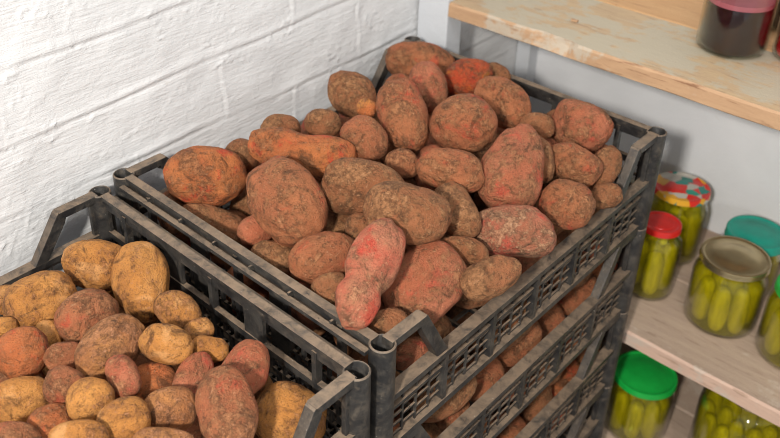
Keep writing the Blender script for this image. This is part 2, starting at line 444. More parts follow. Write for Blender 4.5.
put_crate((W/2, AY, Z0-SZA-H), "front left crate full of mostly yellow potatoes, its near part cut off by the photo")
b = MB(); b.box(-.03, W+.03, 0, L+.02, 0, Z0-5*P)
o = link('plywood_sheet', b.mesh('plywood_sheet'), M_BOARD_LOW); tag(o, "thin plywood sheet on the floor under the stack of crates", 'board')
# trestle that carries the front crate
t = empty('trestle', (W/2, AY, 0), "dark wooden trestle under the front crate of yellow potatoes", 'trestle')
zt = Z0-SZA-H
def tp(name, *a):
    b = MB(); b.box(*a); return link(name, b.mesh(name, bevel=.002), M_BOARD_LOW, t)
tp('top', -.2, .2, -.25, .25, zt-.02, zt)
for sx in (-1, 1):
    for sy in (-1, 1): tp('leg', sx*.17-.02, sx*.17+.02, sy*.21-.02, sy*.21+.02, 0, zt-.02)

# ----------------------------------------------------------------- potatoes
_ico = {}
def ico(level):
    if level not in _ico:
        bm = bmesh.new(); bmesh.ops.create_icosphere(bm, subdivisions=level, radius=1.0)
        bm.verts.ensure_lookup_table()
        _ico[level] = ([v.co.copy() for v in bm.verts], [tuple(v.index for v in f.verts) for f in bm.faces]); bm.free()
    return _ico[level]
def potato_mesh(r, shape, seed, level):
    rnd = random.Random(seed); V, Fc = ico(level)
    a, b_, c_ = r; off = Vector((seed*1.37 % 50, seed*2.11 % 50, seed*.77 % 50))
    eyes = [(Vector((rnd.gauss(0, 1), rnd.gauss(0, 1), rnd.gauss(0, 1))).normalized(), rnd.uniform(.012, .03), rnd.uniform(.10, .2)) for _ in range(8)]
    taper = {'pear': .12, 'cone': -.20, 'egg': .07}.get(shape, rnd.uniform(-.07, .07))
    bend = {'peanut': -.16, 'waist': .10, 'blocky': .05}.get(shape, rnd.uniform(-.08, .08))
    pw = {'blocky': 2.7, 'pointed': 2.0, 'plain': 2.25, 'waist': 2.5, 'peanut': 2.5}.get(shape, 2.15)
    vs = []
    for v in V:
        q = (abs(v.x)**pw+abs(v.y)**pw+abs(v.z)**pw)**(1/pw); p = v/q
        x, y, z = p
        k = 1+taper*x
        if shape == 'peanut': k *= 1-.17*math.exp(-((x+.05)/.30)**2)
        if shape == 'waist': k *= (1-.24*math.exp(-((x+.22)/.17)**2))*(1-.05*(x < -.22))
        if shape == 'pointed': k *= (1-.75*max(0, -x)**1.6)
        if shape == 'cone': k *= 1-.10*max(0, x)
        y *= k; z *= k
        y += bend*(x*x-.35)
        n1 = noise.noise(v*1.3+off); n2 = noise.noise(v*2.9+off*1.7); n3 = noise.noise(v*7.5+off); n4 = noise.noise(v*17+off)
        s = 1+.085*n1+.045*n2+.014*n3+.006*n4
        for e, dp, wd in eyes:
            d = (v-e).length
            if d < wd*2.2: s -= dp*math.exp(-(d/wd)**2) - dp*.5*math.exp(-((d-wd*1.3)/(wd*.5))**2)
        vs.append((x*a*s, y*b_*s, z*c_*s))
    me = bpy.data.meshes.new('potato'); me.from_pydata(vs, [], Fc); me.update()
    for p in me.polygons: p.use_smooth = True
    return me
# (group key, centre from the crate corner, half sizes, two axes, skin, shape, label, crate)
POTS = [
    ('B', (0.0708, 0.0625, -0.0013), (0.0473, 0.0346, 0.0322), ((-0.685, -0.716, 0.132), (0.323, -0.461, -0.827)), 'red', 'plain', 'large smooth orange-red potato in the left corner of the upper crate', 0),
    ('B', (0.2044, 0.0665, 0.025), (0.0507, 0.0369, 0.0343), ((-0.892, 0.169, 0.42), (-0.356, -0.834, -0.421)), 'redbrown', 'plain', 'big earthy oval potato slanting down right, behind the near rim left of centre', 0),
    ('B', (0.1508, 0.1416, 0.0302), (0.0617, 0.0262, 0.0244), ((-0.797, -0.591, 0.125), (0.238, -0.497, -0.835)), 'red', 'peanut', 'long waisted potato with a crimson right end lying across the left of the heap', 0),
    ('B', (0.0656, 0.1213, -0.0028), (0.0204, 0.0204, 0.019), ((-0.651, -0.757, 0.058), (0.366, -0.38, -0.849)), 'brown', 'plain', 'small dark brown potato peeping out between the orange-red one and the long waisted one', 0),
    ('B', (0.0722, 0.181, 0.0108), (0.0246, 0.0197, 0.0183), ((-0.734, -0.674, 0.087), (0.289, -0.425, -0.858)), 'brown', 'plain', 'rounded brown potato against the white wall, behind the long waisted one', 0),
    ('B', (0.1135, 0.2128, 0.0227), (0.0219, 0.0183, 0.017), ((0.709, 0.706, -0.009), (0.345, -0.358, -0.868)), 'brown', 'plain', 'small round brown potato second from the left along the white wall', 0),
    ('B', (0.0885, 0.2947, 0.0192), (0.0416, 0.0285, 0.0265), ((-0.907, -0.011, 0.422), (-0.284, -0.723, -0.63)), 'brown', 'pointed', 'brown pointed potato whose tip stands against the white wall', 0),
    ('B', (0.1415, 0.2613, 0.0364), (0.0123, 0.011, 0.0103), ((-0.894, -0.4, 0.201), (0.062, -0.556, -0.829)), 'orange', 'blocky', 'tiny knobbly orange-brown potato between the pointed and the upright pear-shaped ones', 0),
    ('B', (0.1894, 0.2744, 0.0386), (0.0493, 0.03, 0.0279), ((-0.719, 0.461, 0.52), (-0.647, -0.716, -0.261)), 'redbrown', 'pear', 'upright pear-shaped tan potato standing behind the middle of the heap', 0),
    ('B', (0.1874, 0.2077, 0.0342), (0.0298, 0.0243, 0.0226), ((-0.904, 0.092, 0.417), (-0.336, -0.755, -0.563)), 'redbrown', 'plain', 'egg-shaped potato with a pink patch left of the upright pear-shaped one', 0),
    ('B', (0.0527, 0.4734, -0.0067), (0.0511, 0.0306, 0.0285), ((-0.844, -0.534, 0.056), (0.194, -0.399, -0.896)), 'redbrown', 'plain', 'wide brown potato farthest back, in the far corner of the upper crate', 0),
    ('B', (0.1439, 0.3777, 0.0243), (0.0348, 0.025, 0.0232), ((-0.731, 0.421, 0.536), (-0.638, -0.7, -0.321)), 'pink', 'plain', 'dusty pink potato standing in front of the wide one in the far corner', 0),
    ('B', (0.1522, 0.4553, 0.0107), (0.0329, 0.026, 0.0242), ((0.759, 0.642, 0.112), (0.37, -0.282, -0.885)), 'vivid', 'plain', 'vivid red and yellow potato at the far rim', 0),
    ('B', (0.1672, 0.5024, 0.0023), (0.0213, 0.0168, 0.0156), ((-0.955, -0.139, 0.262), (-0.14, -0.566, -0.813)), 'brown', 'plain', 'small brown potato half hidden right of the vivid red and yellow one', 0),
    ('B', (0.2537, 0.307, 0.0396), (0.039, 0.0343, 0.0319), ((-0.796, -0.602, -0.069), (0.345, -0.358, -0.868)), 'redbrown', 'plain', 'round heavy potato in front of the vivid red and yellow one', 0),
    ('B', (0.2371, 0.4152, 0.0194), (0.0407, 0.0295, 0.0274), ((-0.949, -0.002, 0.316), (-0.247, -0.621, -0.744)), 'redbrown', 'plain', 'ridged brown-red potato tucked behind the round heavy one, under the far rim', 0),
    ('B', (0.2958, 0.4053, 0.0116), (0.0211, 0.0186, 0.0173), ((-0.833, -0.542, -0.109), (0.347, -0.36, -0.866)), 'brown', 'plain', 'small brown potato just left of the pink-faced one at the right corner', 0),
    ('B', (0.3271, 0.4591, 0.0032), (0.0381, 0.0315, 0.0293), ((-0.972, -0.212, 0.099), (0.025, -0.514, -0.857)), 'pink', 'plain', 'pink-faced round potato nearest the right corner of the upper crate', 0),
    ('B', (0.362, 0.3867, -0.0051), (0.0338, 0.0226, 0.0211), ((-0.982, -0.134, 0.133), (-0.033, -0.572, -0.82)), 'redbrown', 'plain', 'oblong orange-brown potato below the pink-faced one', 0),
    ('B', (0.3821, 0.4261, -0.02), (0.0298, 0.0182, 0.0169), ((-0.089, 0.846, 0.526), (0.933, 0.256, -0.254)), 'brown', 'plain', 'brown potato leaning upright against the right end wall of the upper crate', 0),
    ('B', (0.3342, 0.2962, 0.0187), (0.0559, 0.0351, 0.0327), ((-0.286, 0.813, 0.507), (0.894, 0.416, -0.164)), 'pink', 'cone', 'large cone-shaped pink potato standing upright right of centre', 0),
    ('B', (0.3353, 0.3524, 0.0044), (0.0309, 0.0165, 0.0154), ((-0.636, 0.602, 0.483), (-0.76, -0.598, -0.254)), 'brown', 'plain', 'thin brown potato edge showing along the right of the large cone-shaped one', 0),
    ('B', (0.393, 0.3206, -0.0147), (0.0305, 0.0271, 0.0252), ((-0.924, -0.38, -0.039), (0.241, -0.501, -0.831)), 'redbrown', 'plain', 'round potato with orange spots at the right rim of the upper crate', 0),
    ('B', (0.3789, 0.2349, -0.0153), (0.0464, 0.0281, 0.0261), ((-0.844, -0.53, -0.085), (0.371, -0.461, -0.806)), 'dusty', 'plain', 'oblong pink potato with dried white mud specks near the right rim', 0),
    ('B', (0.2925, 0.2349, 0.0246), (0.038, 0.0245, 0.0228), ((-0.893, -0.446, 0.055), (0.203, -0.51, -0.836)), 'redbrown', 'plain', 'blunt orange-brown potato between the round heavy one and the cone-shaped one', 0),
    ('B', (0.2511, 0.1368, 0.0287), (0.0461, 0.031, 0.0288), ((-0.852, -0.513, 0.1), (0.226, -0.535, -0.814)), 'brown', 'blocky', 'blocky brown potato with a dark chipped right side in the middle of the heap', 0),
    ('B', (0.3225, 0.1246, 0.0376), (0.0445, 0.0313, 0.0291), ((-0.876, -0.478, 0.067), (0.236, -0.545, -0.804)), 'brown', 'plain', 'large smooth brown dome-like potato at the centre of the heap', 0),
    ('B', (0.3312, 0.1973, 0.0077), (0.0342, 0.0214, 0.0199), ((-0.849, 0.362, 0.384), (-0.514, -0.735, -0.442)), 'brown', 'plain', 'rough dark brown potato tucked behind the right of the central dome-like one', 0),
    ('B', (0.3478, 0.0386, 0.0257), (0.0582, 0.0253, 0.0236), ((-0.307, 0.878, 0.368), (0.853, 0.425, -0.302)), 'vivid2', 'waist', 'tall two-lobed potato with red patches and a pinched waist near the front corner', 0),
    ('B', (0.2748, 0.0519, -0.0016), (0.0355, 0.0253, 0.0235), ((0.517, 0.85, 0.102), (0.587, -0.266, -0.764)), 'redbrown', 'plain', 'oval pinkish-brown potato left of the tall two-lobed one', 0),
    ('B', (0.2184, 0.0335, -0.0284), (0.0263, 0.0231, 0.0215), ((-0.791, -0.599, 0.128), (0.309, -0.57, -0.761)), 'brown', 'plain', 'plain brown potato resting on the near rim, left of the oval pinkish-brown one', 0),
    ('B', (0.3081, 0.0282, -0.0117), (0.0196, 0.0176, 0.0164), ((0.504, 0.858, 0.102), (0.617, -0.275, -0.737)), 'brown', 'plain', 'small dull brown potato wedged between the near rim and the two-lobed one', 0),
    ('B', (0.1112, 0.0374, -0.0384), (0.0422, 0.0215, 0.02), ((-0.82, -0.521, 0.238), (0.195, -0.645, -0.739)), 'brown', 'plain', 'flat brown potato lying under the large orange-red one at the near rim', 0),
    ('B', (0.1747, 0.048, -0.0174), (0.0208, 0.0173, 0.0161), ((0.207, 0.958, 0.2), (0.692, 0.002, -0.722)), 'pink', 'plain', 'small bright pink potato below the big earthy oval one', 0),
    ('B', (0.3584, 0.1099, -0.0253), (0.0459, 0.0353, 0.0328), ((-0.012, 0.94, 0.34), (0.876, 0.174, -0.45)), 'pink', 'blocky', 'large pinkish potato above the handle at the front corner of the upper crate', 0),
    ('B', (0.4103, 0.1497, -0.0085), (0.0323, 0.0189, 0.0176), ((0.462, 0.844, 0.273), (0.725, -0.183, -0.664)), 'brown', 'plain', 'tan tapering potato behind the near end of the right rim', 0),
    ('B', (0.2383, 0.2147, 0.0191), (0.0205, 0.0171, 0.0159), ((-0.855, -0.515, 0.064), (0.234, -0.493, -0.838)), 'redbrown', 'plain', 'small orange-brown potato below the upright pear-shaped one', 0),
    ('B', (0.3622, 0.1698, -0.0121), (0.0272, 0.0146, 0.0136), ((-0.9, -0.434, 0.022), (0.251, -0.56, -0.789)), 'brown', 'plain', 'shaded brown potato under the speckled oblong one', 0),
    ('B', (0.3738, 0.0378, -0.0207), (0.0209, 0.0151, 0.0141), ((0.615, 0.782, 0.101), (0.588, -0.369, -0.72)), 'brown', 'plain', 'brown potato just behind the front corner tube of the upper crate', 0),
    ('B', (0.4049, 0.3921, -0.0335), (0.0202, 0.0154, 0.0143), ((0.738, 0.623, 0.259), (0.539, -0.312, -0.782)), 'brown', 'plain', 'small dark brown potato in the shade by the right end wall', 0),
    ('B', (0.3749, 0.0721, -0.0812), (0.0205, 0.014, 0.0131), ((0.224, 0.946, 0.233), (0.825, -0.057, -0.562)), 'pink', 'plain', 'reddish potato seen through the hole of the front right handle', 0),
    ('B', (0.2772, 0.1027, 0.0087), (0.0156, 0.0156, 0.0145), ((0.733, 0.68, 0.013), (0.412, -0.429, -0.804)), 'brown', 'plain', 'little brown potato between the blocky one and the oval pinkish-brown one', 0),
    ('A', (0.0727, -0.0901, -0.0408), (0.0364, 0.0267, 0.0248), ((-0.703, -0.661, 0.263), (0.306, -0.614, -0.727)), 'yellow', 'plain', 'broad yellow potato at the back left of the lower crate, under its far rim', 0),
    ('A', (0.139, -0.0774, -0.0347), (0.0455, 0.0288, 0.0268), ((-0.805, 0.437, 0.401), (-0.486, -0.874, -0.024)), 'yellow', 'egg', 'upright egg-shaped yellow potato standing highest in the lower crate', 0),
    ('A', (0.0821, -0.1619, -0.0427), (0.0368, 0.0273, 0.0254), ((0.11, 0.994, 0.02), (0.64, -0.056, -0.766)), 'yellow', 'blocky', 'lumpy bent yellow potato at the left handle', 0),
    ('A', (0.04, -0.1787, -0.0548), (0.0196, 0.0155, 0.0144), ((-0.497, -0.838, 0.227), (0.454, -0.474, -0.754)), 'yellow', 'plain', 'yellow potato at the left edge of the photo, behind the lumpy one', 0),
    ('A', (0.1457, -0.1451, -0.0339), (0.0307, 0.0263, 0.0245), ((-0.026, 0.994, 0.109), (0.705, 0.095, -0.703)), 'redbrown', 'plain', 'red potato with scraped crimson streaks below the broad yellow one', 0),
    ('A', (0.207, -0.1591, -0.0229), (0.0361, 0.0239, 0.0222), ((-0.13, 0.982, 0.14), (0.746, 0.19, -0.638)), 'tan', 'plain', 'large mud-caked tan potato in the middle of the lower crate', 0),
    ('A', (0.2016, -0.079, -0.0356), (0.0253, 0.0187, 0.0174), ((-0.93, -0.159, 0.332), (-0.033, -0.863, -0.505)), 'yellow', 'plain', 'yellow potato right of the upright egg-shaped one', 0),
    ('A', (0.245, -0.1237, -0.0182), (0.0248, 0.0183, 0.017), ((-0.78, -0.587, 0.216), (0.318, -0.67, -0.671)), 'yellow', 'plain', 'oval golden potato with an indented right end', 0),
    ('A', (0.1418, -0.2136, -0.0359), (0.0243, 0.0242, 0.0225), ((0.009, 1.0, 0.021), (0.685, 0.009, -0.729)), 'red', 'plain', 'round red potato at the left edge of the photo', 0),
    ('A', (0.1763, -0.1891, -0.035), (0.0185, 0.0148, 0.0138), ((-0.55, -0.81, 0.202), (0.485, -0.507, -0.713)), 'redbrown', 'plain', 'small dull red potato between the round red one and the mud-caked one', 0),
    ('A', (0.2183, -0.2135, -0.0235), (0.0184, 0.0166, 0.0154), ((-0.792, -0.529, 0.306), (0.284, -0.762, -0.582)), 'redbrown', 'plain', 'small russet potato above the yellow one on the front left', 0),
    ('A', (0.2502, -0.1737, -0.0184), (0.0205, 0.014, 0.0131), ((-0.919, 0.218, 0.329), (-0.289, -0.939, -0.184)), 'pink', 'plain', 'small upright pink potato in front of the mud-caked one', 0),
    ('A', (0.2492, -0.1429, -0.0497), (0.0221, 0.0184, 0.0171), ((-0.738, -0.645, 0.197), (0.386, -0.644, -0.66)), 'red', 'plain', 'brick-red potato right of the small upright pink one', 0),
    ('A', (0.1927, -0.2422, -0.0375), (0.0247, 0.0211, 0.0196), ((0.286, 0.949, -0.133), (0.63, -0.291, -0.72)), 'yellow', 'plain', 'big yellow potato at the lower left edge of the photo', 0),
    ('A', (0.2546, -0.2087, -0.0175), (0.0204, 0.0187, 0.0174), ((-0.576, -0.795, 0.191), (0.506, -0.53, -0.681)), 'yellow', 'plain', 'round yellow potato below the small russet one', 0),
    ('A', (0.2379, -0.2406, -0.0338), (0.0188, 0.0161, 0.015), ((0.132, 0.99, -0.058), (0.708, -0.135, -0.693)), 'red', 'plain', 'red-brown potato at the bottom, between the big and the round yellow ones', 0),
    ('A', (0.2929, -0.2018, -0.0177), (0.0225, 0.0182, 0.017), ((0.366, 0.927, -0.083), (0.653, -0.319, -0.687)), 'yellow', 'plain', 'yellow potato with a brown muddy right side at the bottom of the photo', 0),
    ('A', (0.3003, -0.1608, -0.0317), (0.0232, 0.0189, 0.0176), ((-0.627, -0.767, 0.133), (0.51, -0.534, -0.674)), 'tan', 'plain', 'round yellow-brown potato with dark scabs left of the tall reddish one', 0),
    ('A', (0.3474, -0.1369, -0.0186), (0.0398, 0.0252, 0.0234), ((-0.841, 0.475, 0.259), (-0.51, -0.856, -0.082)), 'redbrown', 'egg', 'tall reddish potato with a rough scabbed patch at the bottom of the photo', 0),
    ('A', (0.3104, -0.0872, -0.0335), (0.0296, 0.0209, 0.0194), ((-0.322, 0.917, 0.234), (0.823, 0.393, -0.41)), 'pink', 'plain', 'smooth salmon-pink potato leaning on the crate side wall', 0),
    ('A', (0.354, -0.0741, -0.0717), (0.035, 0.03, 0.0279), ((-0.97, -0.167, 0.179), (0.047, -0.845, -0.533)), 'yellow', 'plain', 'large golden potato inside the handle at the front corner', 0),
    ('A', (0.2808, -0.1223, -0.0362), (0.0249, 0.0154, 0.0143), ((-0.33, 0.92, 0.212), (0.8, 0.392, -0.454)), 'pink', 'plain', 'narrow pink potato left of the smooth salmon-pink one', 0),
    ('A', (0.2633, -0.0899, -0.0362), (0.0188, 0.0122, 0.0113), ((-0.742, -0.653, 0.15), (0.388, -0.601, -0.699)), 'yellow', 'plain', 'yellow potato lying flat above the narrow pink one', 0),
    ('A', (0.238, -0.0817, -0.0354), (0.0145, 0.0125, 0.0116), ((0.328, 0.944, 0.038), (0.66, -0.2, -0.724)), 'yellow', 'plain', 'small yellow potato low beside the crate side wall', 0),
    ('A', (0.2919, -0.2418, -0.0066), (0.0231, 0.0143, 0.0133), ((-0.576, -0.792, 0.204), (0.524, -0.548, -0.652)), 'yellow', 'plain', 'yellow potato cut off by the bottom edge below the round yellow one', 0),
    ('A', (0.3323, -0.1918, -0.0221), (0.0252, 0.013, 0.0121), ((-0.627, -0.766, 0.142), (0.526, -0.551, -0.648)), 'tan', 'plain', 'tan potato cut off by the bottom edge left of the tall reddish one', 0),
    ('A', (0.2426, -0.2745, -0.021), (0.0219, 0.0138, 0.0129), ((-0.535, -0.807, 0.25), (0.524, -0.549, -0.651)), 'redbrown', 'plain', 'reddish potato in the bottom left corner of the photo', 0),
    ('A', (0.094, -0.2066, -0.0389), (0.0136, 0.0097, 0.009), ((-0.502, -0.833, 0.235), (0.469, -0.49, -0.735)), 'yellow', 'plain', 'small yellow potato at the left edge above the round red one', 0),
    ('A', (0.1251, -0.1794, -0.0501), (0.0174, 0.0136, 0.0127), ((-0.869, 0.32, 0.377), (-0.357, -0.934, -0.031)), 'yellow', 'plain', 'dull yellow potato in shade between the lumpy one and the round red one', 0),
    ('fB', (0.2425, 0.4423, -0.0433), (0.0341, 0.0267, 0.0248), ((-0.819, 0.214, -0.532), (0.055, -0.894, -0.444)), '', 'plain', '', 0),
    ('fB', (0.2467, 0.2649, -0.0583), (0.0416, 0.0271, 0.0252), ((-0.327, -0.944, 0.052), (0.726, -0.286, -0.626)), '', 'plain', '', 0),
    ('fB', (0.317, 0.3238, -0.0411), (0.0328, 0.0289, 0.0269), ((-0.751, 0.072, -0.656), (-0.311, -0.915, 0.255)), '', 'plain', '', 0),
    ('fB', (0.1585, 0.4811, -0.0677), (0.0336, 0.028, 0.0261), ((-0.945, -0.303, -0.122), (0.178, -0.791, 0.586)), '', 'plain', '', 0),
    ('fB', (0.0734, 0.4803, -0.0662), (0.0419, 0.0249, 0.0232), ((-0.681, 0.491, 0.543), (-0.63, -0.771, -0.093)), '', 'plain', '', 0),
    ('fB', (0.152, 0.1125, -0.0817), (0.0418, 0.0285, 0.0265), ((-0.463, -0.35, -0.814), (-0.08, -0.899, 0.431)), '', 'plain', '', 0),
    ('fB', (0.1864, 0.3223, -0.0448), (0.0415, 0.0271, 0.0252), ((-0.489, 0.155, 0.859), (-0.093, -0.988, 0.125)), '', 'plain', '', 0),
    ('fB', (0.3435, 0.0494, -0.1087), (0.0313, 0.0259, 0.0241), ((-0.098, 0.058, -0.993), (0.44, -0.893, -0.096)), '', 'plain', '', 0),
    ('fB', (0.3507, 0.2762, -0.0482), (0.0351, 0.0259, 0.0241), ((-0.215, -0.972, -0.091), (0.407, -0.005, -0.913)), '', 'plain', '', 0),
    ('fB', (0.0692, 0.3185, -0.042), (0.0383, 0.0246, 0.0229), ((-0.886, 0.34, -0.316), (0.024, -0.647, -0.762)), '', 'plain', '', 0),
    ('fB', (0.2554, 0.3223, -0.0212), (0.0378, 0.0297, 0.0276), ((-0.719, 0.547, 0.428), (-0.645, -0.755, -0.117)), '', 'plain', '', 0),
    ('fB', (0.1401, 0.2405, -0.1074), (0.0419, 0.0256, 0.0238), ((-0.042, 0.998, 0.039), (-0.998, -0.043, 0.046)), '', 'plain', '', 0),
    ('fB', (0.1336, 0.4115, -0.054), (0.0391, 0.0262, 0.0244), ((-0.599, -0.391, -0.698), (0.004, -0.874, 0.486)), '', 'plain', '', 0),
    ('fB', (0.0507, 0.2682, -0.0505), (0.0397, 0.03, 0.0279), ((-0.486, 0.437, 0.757), (0.536, -0.535, 0.653)), '', 'plain', '', 0),
    ('fB', (0.3507, 0.4167, -0.0578), (0.0314, 0.0291, 0.027), ((-0.183, -0.974, -0.133), (0.338, -0.19, 0.922)), '', 'plain', '', 0),
    ('fB', (0.0387, 0.1751, -0.092), (0.0325, 0.0242, 0.0225), ((-0.459, 0.824, -0.332), (-0.547, -0.557, -0.625)), '', 'plain', '', 0),
    ('fB', (0.2003, 0.0873, -0.1025), (0.0374, 0.0264, 0.0245), ((-0.915, -0.403, -0.038), (0.284, -0.572, -0.77)), '', 'plain', '', 0),
    ('fB', (0.2989, 0.4318, -0.0992), (0.042, 0.0242, 0.0225), ((-0.027, -0.94, -0.34), (0.94, -0.14, 0.312)), '', 'plain', '', 0),
    ('fB', (0.0856, 0.3784, -0.1005), (0.0406, 0.0257, 0.0239), ((-0.256, -0.841, -0.477), (0.601, 0.248, -0.76)), '', 'plain', '', 0),
    ('fB', (0.1278, 0.1667, -0.0716), (0.0369, 0.0281, 0.0261), ((-0.463, -0.88, 0.111), (0.886, -0.457, 0.075)), '', 'plain', '', 0),
    ('fB', (0.0539, 0.4263, -0.0919), (0.0376, 0.0252, 0.0234), ((-0.75, -0.602, 0.275), (0.608, -0.461, 0.647)), '', 'plain', '', 0),
    ('fB', (0.1376, 0.355, -0.0351), (0.0386, 0.0255, 0.0238), ((-0.59, -0.636, -0.498), (0.321, -0.75, 0.578)), '', 'plain', '', 0),
    ('fB', (0.2749, 0.1231, -0.0408), (0.0331, 0.0244, 0.0227), ((-0.283, 0.468, 0.837), (-0.872, -0.489, -0.021)), '', 'plain', '', 0),
    ('fB', (0.2072, 0.369, -0.0655), (0.0415, 0.025, 0.0232), ((-0.205, 0.47, 0.858), (-0.018, -0.879, 0.477)), '', 'plain', '', 0),
    ('fB', (0.3453, 0.3088, -0.1057), (0.0404, 0.0294, 0.0273), ((-0.754, -0.096, 0.65), (-0.542, -0.469, -0.698)), '', 'plain', '', 0),
    ('fB', (0.2623, 0.3834, -0.0867), (0.0395, 0.0245, 0.0228), ((-0.034, -0.89, -0.454), (0.271, -0.446, 0.853)), '', 'plain', '', 0),
    ('fB', (0.3592, 0.1225, -0.0946), (0.0394, 0.026, 0.0242), ((-0.421, 0.616, -0.665), (-0.905, -0.234, 0.356)), '', 'plain', '', 0),
    ('fB', (0.2237, 0.1291, -0.0297), (0.0317, 0.0255, 0.0237), ((-0.095, -0.984, 0.15), (0.912, -0.146, -0.382)), '', 'plain', '', 0),
    ('fB', (0.3428, 0.2134, -0.092), (0.0417, 0.0296, 0.0275), ((-0.174, -0.738, 0.652), (0.629, -0.593, -0.503)), '', 'plain', '', 0),
    ('fB', (0.1548, 0.2241, -0.0219), (0.0401, 0.0292, 0.0271), ((-0.503, -0.461, 0.731), (0.858, -0.171, 0.483)), '', 'plain', '', 0),
    ('fB', (0.294, 0.2319, -0.112), (0.0422, 0.0251, 0.0234), ((-0.536, -0.814, 0.222), (0.517, -0.525, -0.676)), '', 'plain', '', 0),
    ('fB', (0.262, 0.1798, -0.0761), (0.0352, 0.0298, 0.0277), ((-0.82, 0.509, 0.262), (0.22, -0.142, 0.965)), '', 'plain', '', 0),
    ('fB', (0.103, 0.0678, -0.0778), (0.035, 0.0268, 0.0249), ((-0.565, 0.559, 0.606), (-0.814, -0.495, -0.303)), '', 'plain', '', 0),
    ('fB', (0.1307, 0.2857, -0.0465), (0.042, 0.0248, 0.023), ((-0.054, 0.225, -0.973), (0.969, -0.223, -0.106)), '', 'plain', '', 0),
    ('fB', (0.1197, 0.4645, -0.1131), (0.0338, 0.027, 0.0251), ((-0.193, -0.979, -0.057), (0.226, 0.012, -0.974)), '', 'plain', '', 0),
    ('fB', (0.2893, 0.0863, -0.1106), (0.0429, 0.0274, 0.0254), ((-0.849, 0.336, 0.408), (-0.51, -0.724, -0.466)), '', 'plain', '', 0),
    ('fB', (0.2586, 0.3774, -0.0353), (0.04, 0.026, 0.0242), ((-0.966, 0.166, 0.2), (-0.214, -0.945, -0.248)), '', 'plain', '', 0),
    ('fB', (0.2457, 0.4547, -0.1065), (0.0333, 0.029, 0.027), ((-0.069, -0.012, 0.998), (0.837, -0.546, 0.051)), '', 'plain', '', 0),
    ('fB', (0.223, 0.1414, -0.0939), (0.0377, 0.0269, 0.0251), ((-0.572, 0.232, 0.787), (-0.727, -0.588, -0.355)), '', 'plain', '', 0),
    ('fB', (0.3589, 0.3884, -0.1147), (0.0339, 0.0246, 0.0229), ((-0.639, 0.769, -0.015), (-0.505, -0.405, 0.762)), '', 'plain', '', 0),
    ('fB', (0.1898, 0.1957, -0.089), (0.0377, 0.0265, 0.0246), ((-0.881, -0.472, -0.034), (0.282, -0.467, -0.838)), '', 'plain', '', 0),
    ('fB', (0.0374, 0.1138, -0.0459), (0.0365, 0.0273, 0.0253), ((-0.031, -0.974, -0.224), (0.09, -0.226, 0.97)), '', 'plain', '', 0),
    ('fB', (0.1678, 0.0364, -0.1016), (0.0391, 0.0255, 0.0237), ((-0.082, -0.236, 0.968), (0.003, -0.972, -0.236)), '', 'plain', '', 0),
    ('fB', (0.2408, 0.0495, -0.1035), (0.0358, 0.0258, 0.024), ((-0.821, -0.268, -0.505), (0.494, -0.777, -0.391)), '', 'plain', '', 0),
    ('fB', (0.04, 0.2953, -0.0996), (0.0393, 0.0251, 0.0233), ((-0.411, -0.702, -0.581), (0.908, -0.372, -0.193)), '', 'plain', '', 0),
    ('fB', (0.2183, 0.2052, -0.0354), (0.0426, 0.0249, 0.0232), ((-0.567, 0.813, -0.133), (-0.069, -0.208, -0.976)), '', 'plain', '', 0),
    ('fB', (0.1856, 0.2613, -0.0759), (0.0378, 0.0262, 0.0243), ((-0.34, -0.829, -0.444), (0.369, -0.552, 0.748)), '', 'plain', '', 0),
    ('fB', (0.0839, 0.1192, -0.0659), (0.0383, 0.0244, 0.0227), ((-0.565, -0.105, -0.818), (-0.499, -0.746, 0.441)), '', 'plain', '', 0),
    ('fB', (0.0369, 0.0707, -0.106), (0.0377, 0.0268, 0.0249), ((-0.008, 0.617, -0.787), (0.043, -0.786, -0.617)), '', 'plain', '', 0),
    ('fB', (0.2851, 0.2211, -0.0428), (0.034, 0.026, 0.0242), ((-0.852, -0.455, 0.258), (0.361, -0.154, 0.92)), '', 'plain', '', 0),
    ('fB', (0.3387, 0.4824, -0.0537), (0.0321, 0.0244, 0.0227), ((-0.82, 0.312, -0.479), (0.242, -0.57, -0.785)), '', 'plain', '', 0),
    ('fB', (0.0765, 0.2162, -0.0651), (0.0385, 0.0248, 0.023), ((-0.326, -0.112, -0.939), (-0.917, -0.204, 0.343)), '', 'plain', '', 0),
    ('fB', (0.0788, 0.4054, -0.0304), (0.041, 0.0242, 0.0225), ((-0.2, -0.22, 0.955), (0.942, -0.312, 0.125)), '', 'plain', '', 0),
    ('fB', (0.3177, 0.1651, -0.0434), (0.033, 0.026, 0.0242), ((-0.106, 0.803, -0.587), (-0.123, -0.596, -0.794)), '', 'plain', '', 0),
    ('fB', (0.1513, 0.3252, -0.1036), (0.0403, 0.0279, 0.026), ((-0.284, -0.487, -0.826), (0.765, -0.634, 0.111)), '', 'plain', '', 0),
    ('fB', (0.1759, 0.432, -0.0911), (0.0354, 0.026, 0.0242), ((-0.256, -0.345, -0.903), (0.756, -0.654, 0.036)), '', 'plain', '', 0),
    ('fB', (0.3518, 0.4533, -0.1026), (0.0342, 0.0267, 0.0248), ((-0.61, 0.612, 0.503), (0.239, -0.464, 0.853)), '', 'plain', '', 0),
    ('fB', (0.1551, 0.382, -0.093), (0.0367, 0.0248, 0.0231), ((-0.713, -0.27, -0.647), (0.582, -0.743, -0.332)), '', 'plain', '', 0),
    ('fB', (0.0424, 0.3697, -0.0658), (0.0345, 0.0278, 0.0259), ((-0.694, 0.18, -0.697), (-0.175, -0.981, -0.08)), '', 'plain', '', 0),
    ('fB', (0.2105, 0.3131, -0.1095), (0.0337, 0.025, 0.0233), ((-0.816, -0.084, -0.572), (0.226, -0.957, -0.182)), '', 'plain', '', 0),
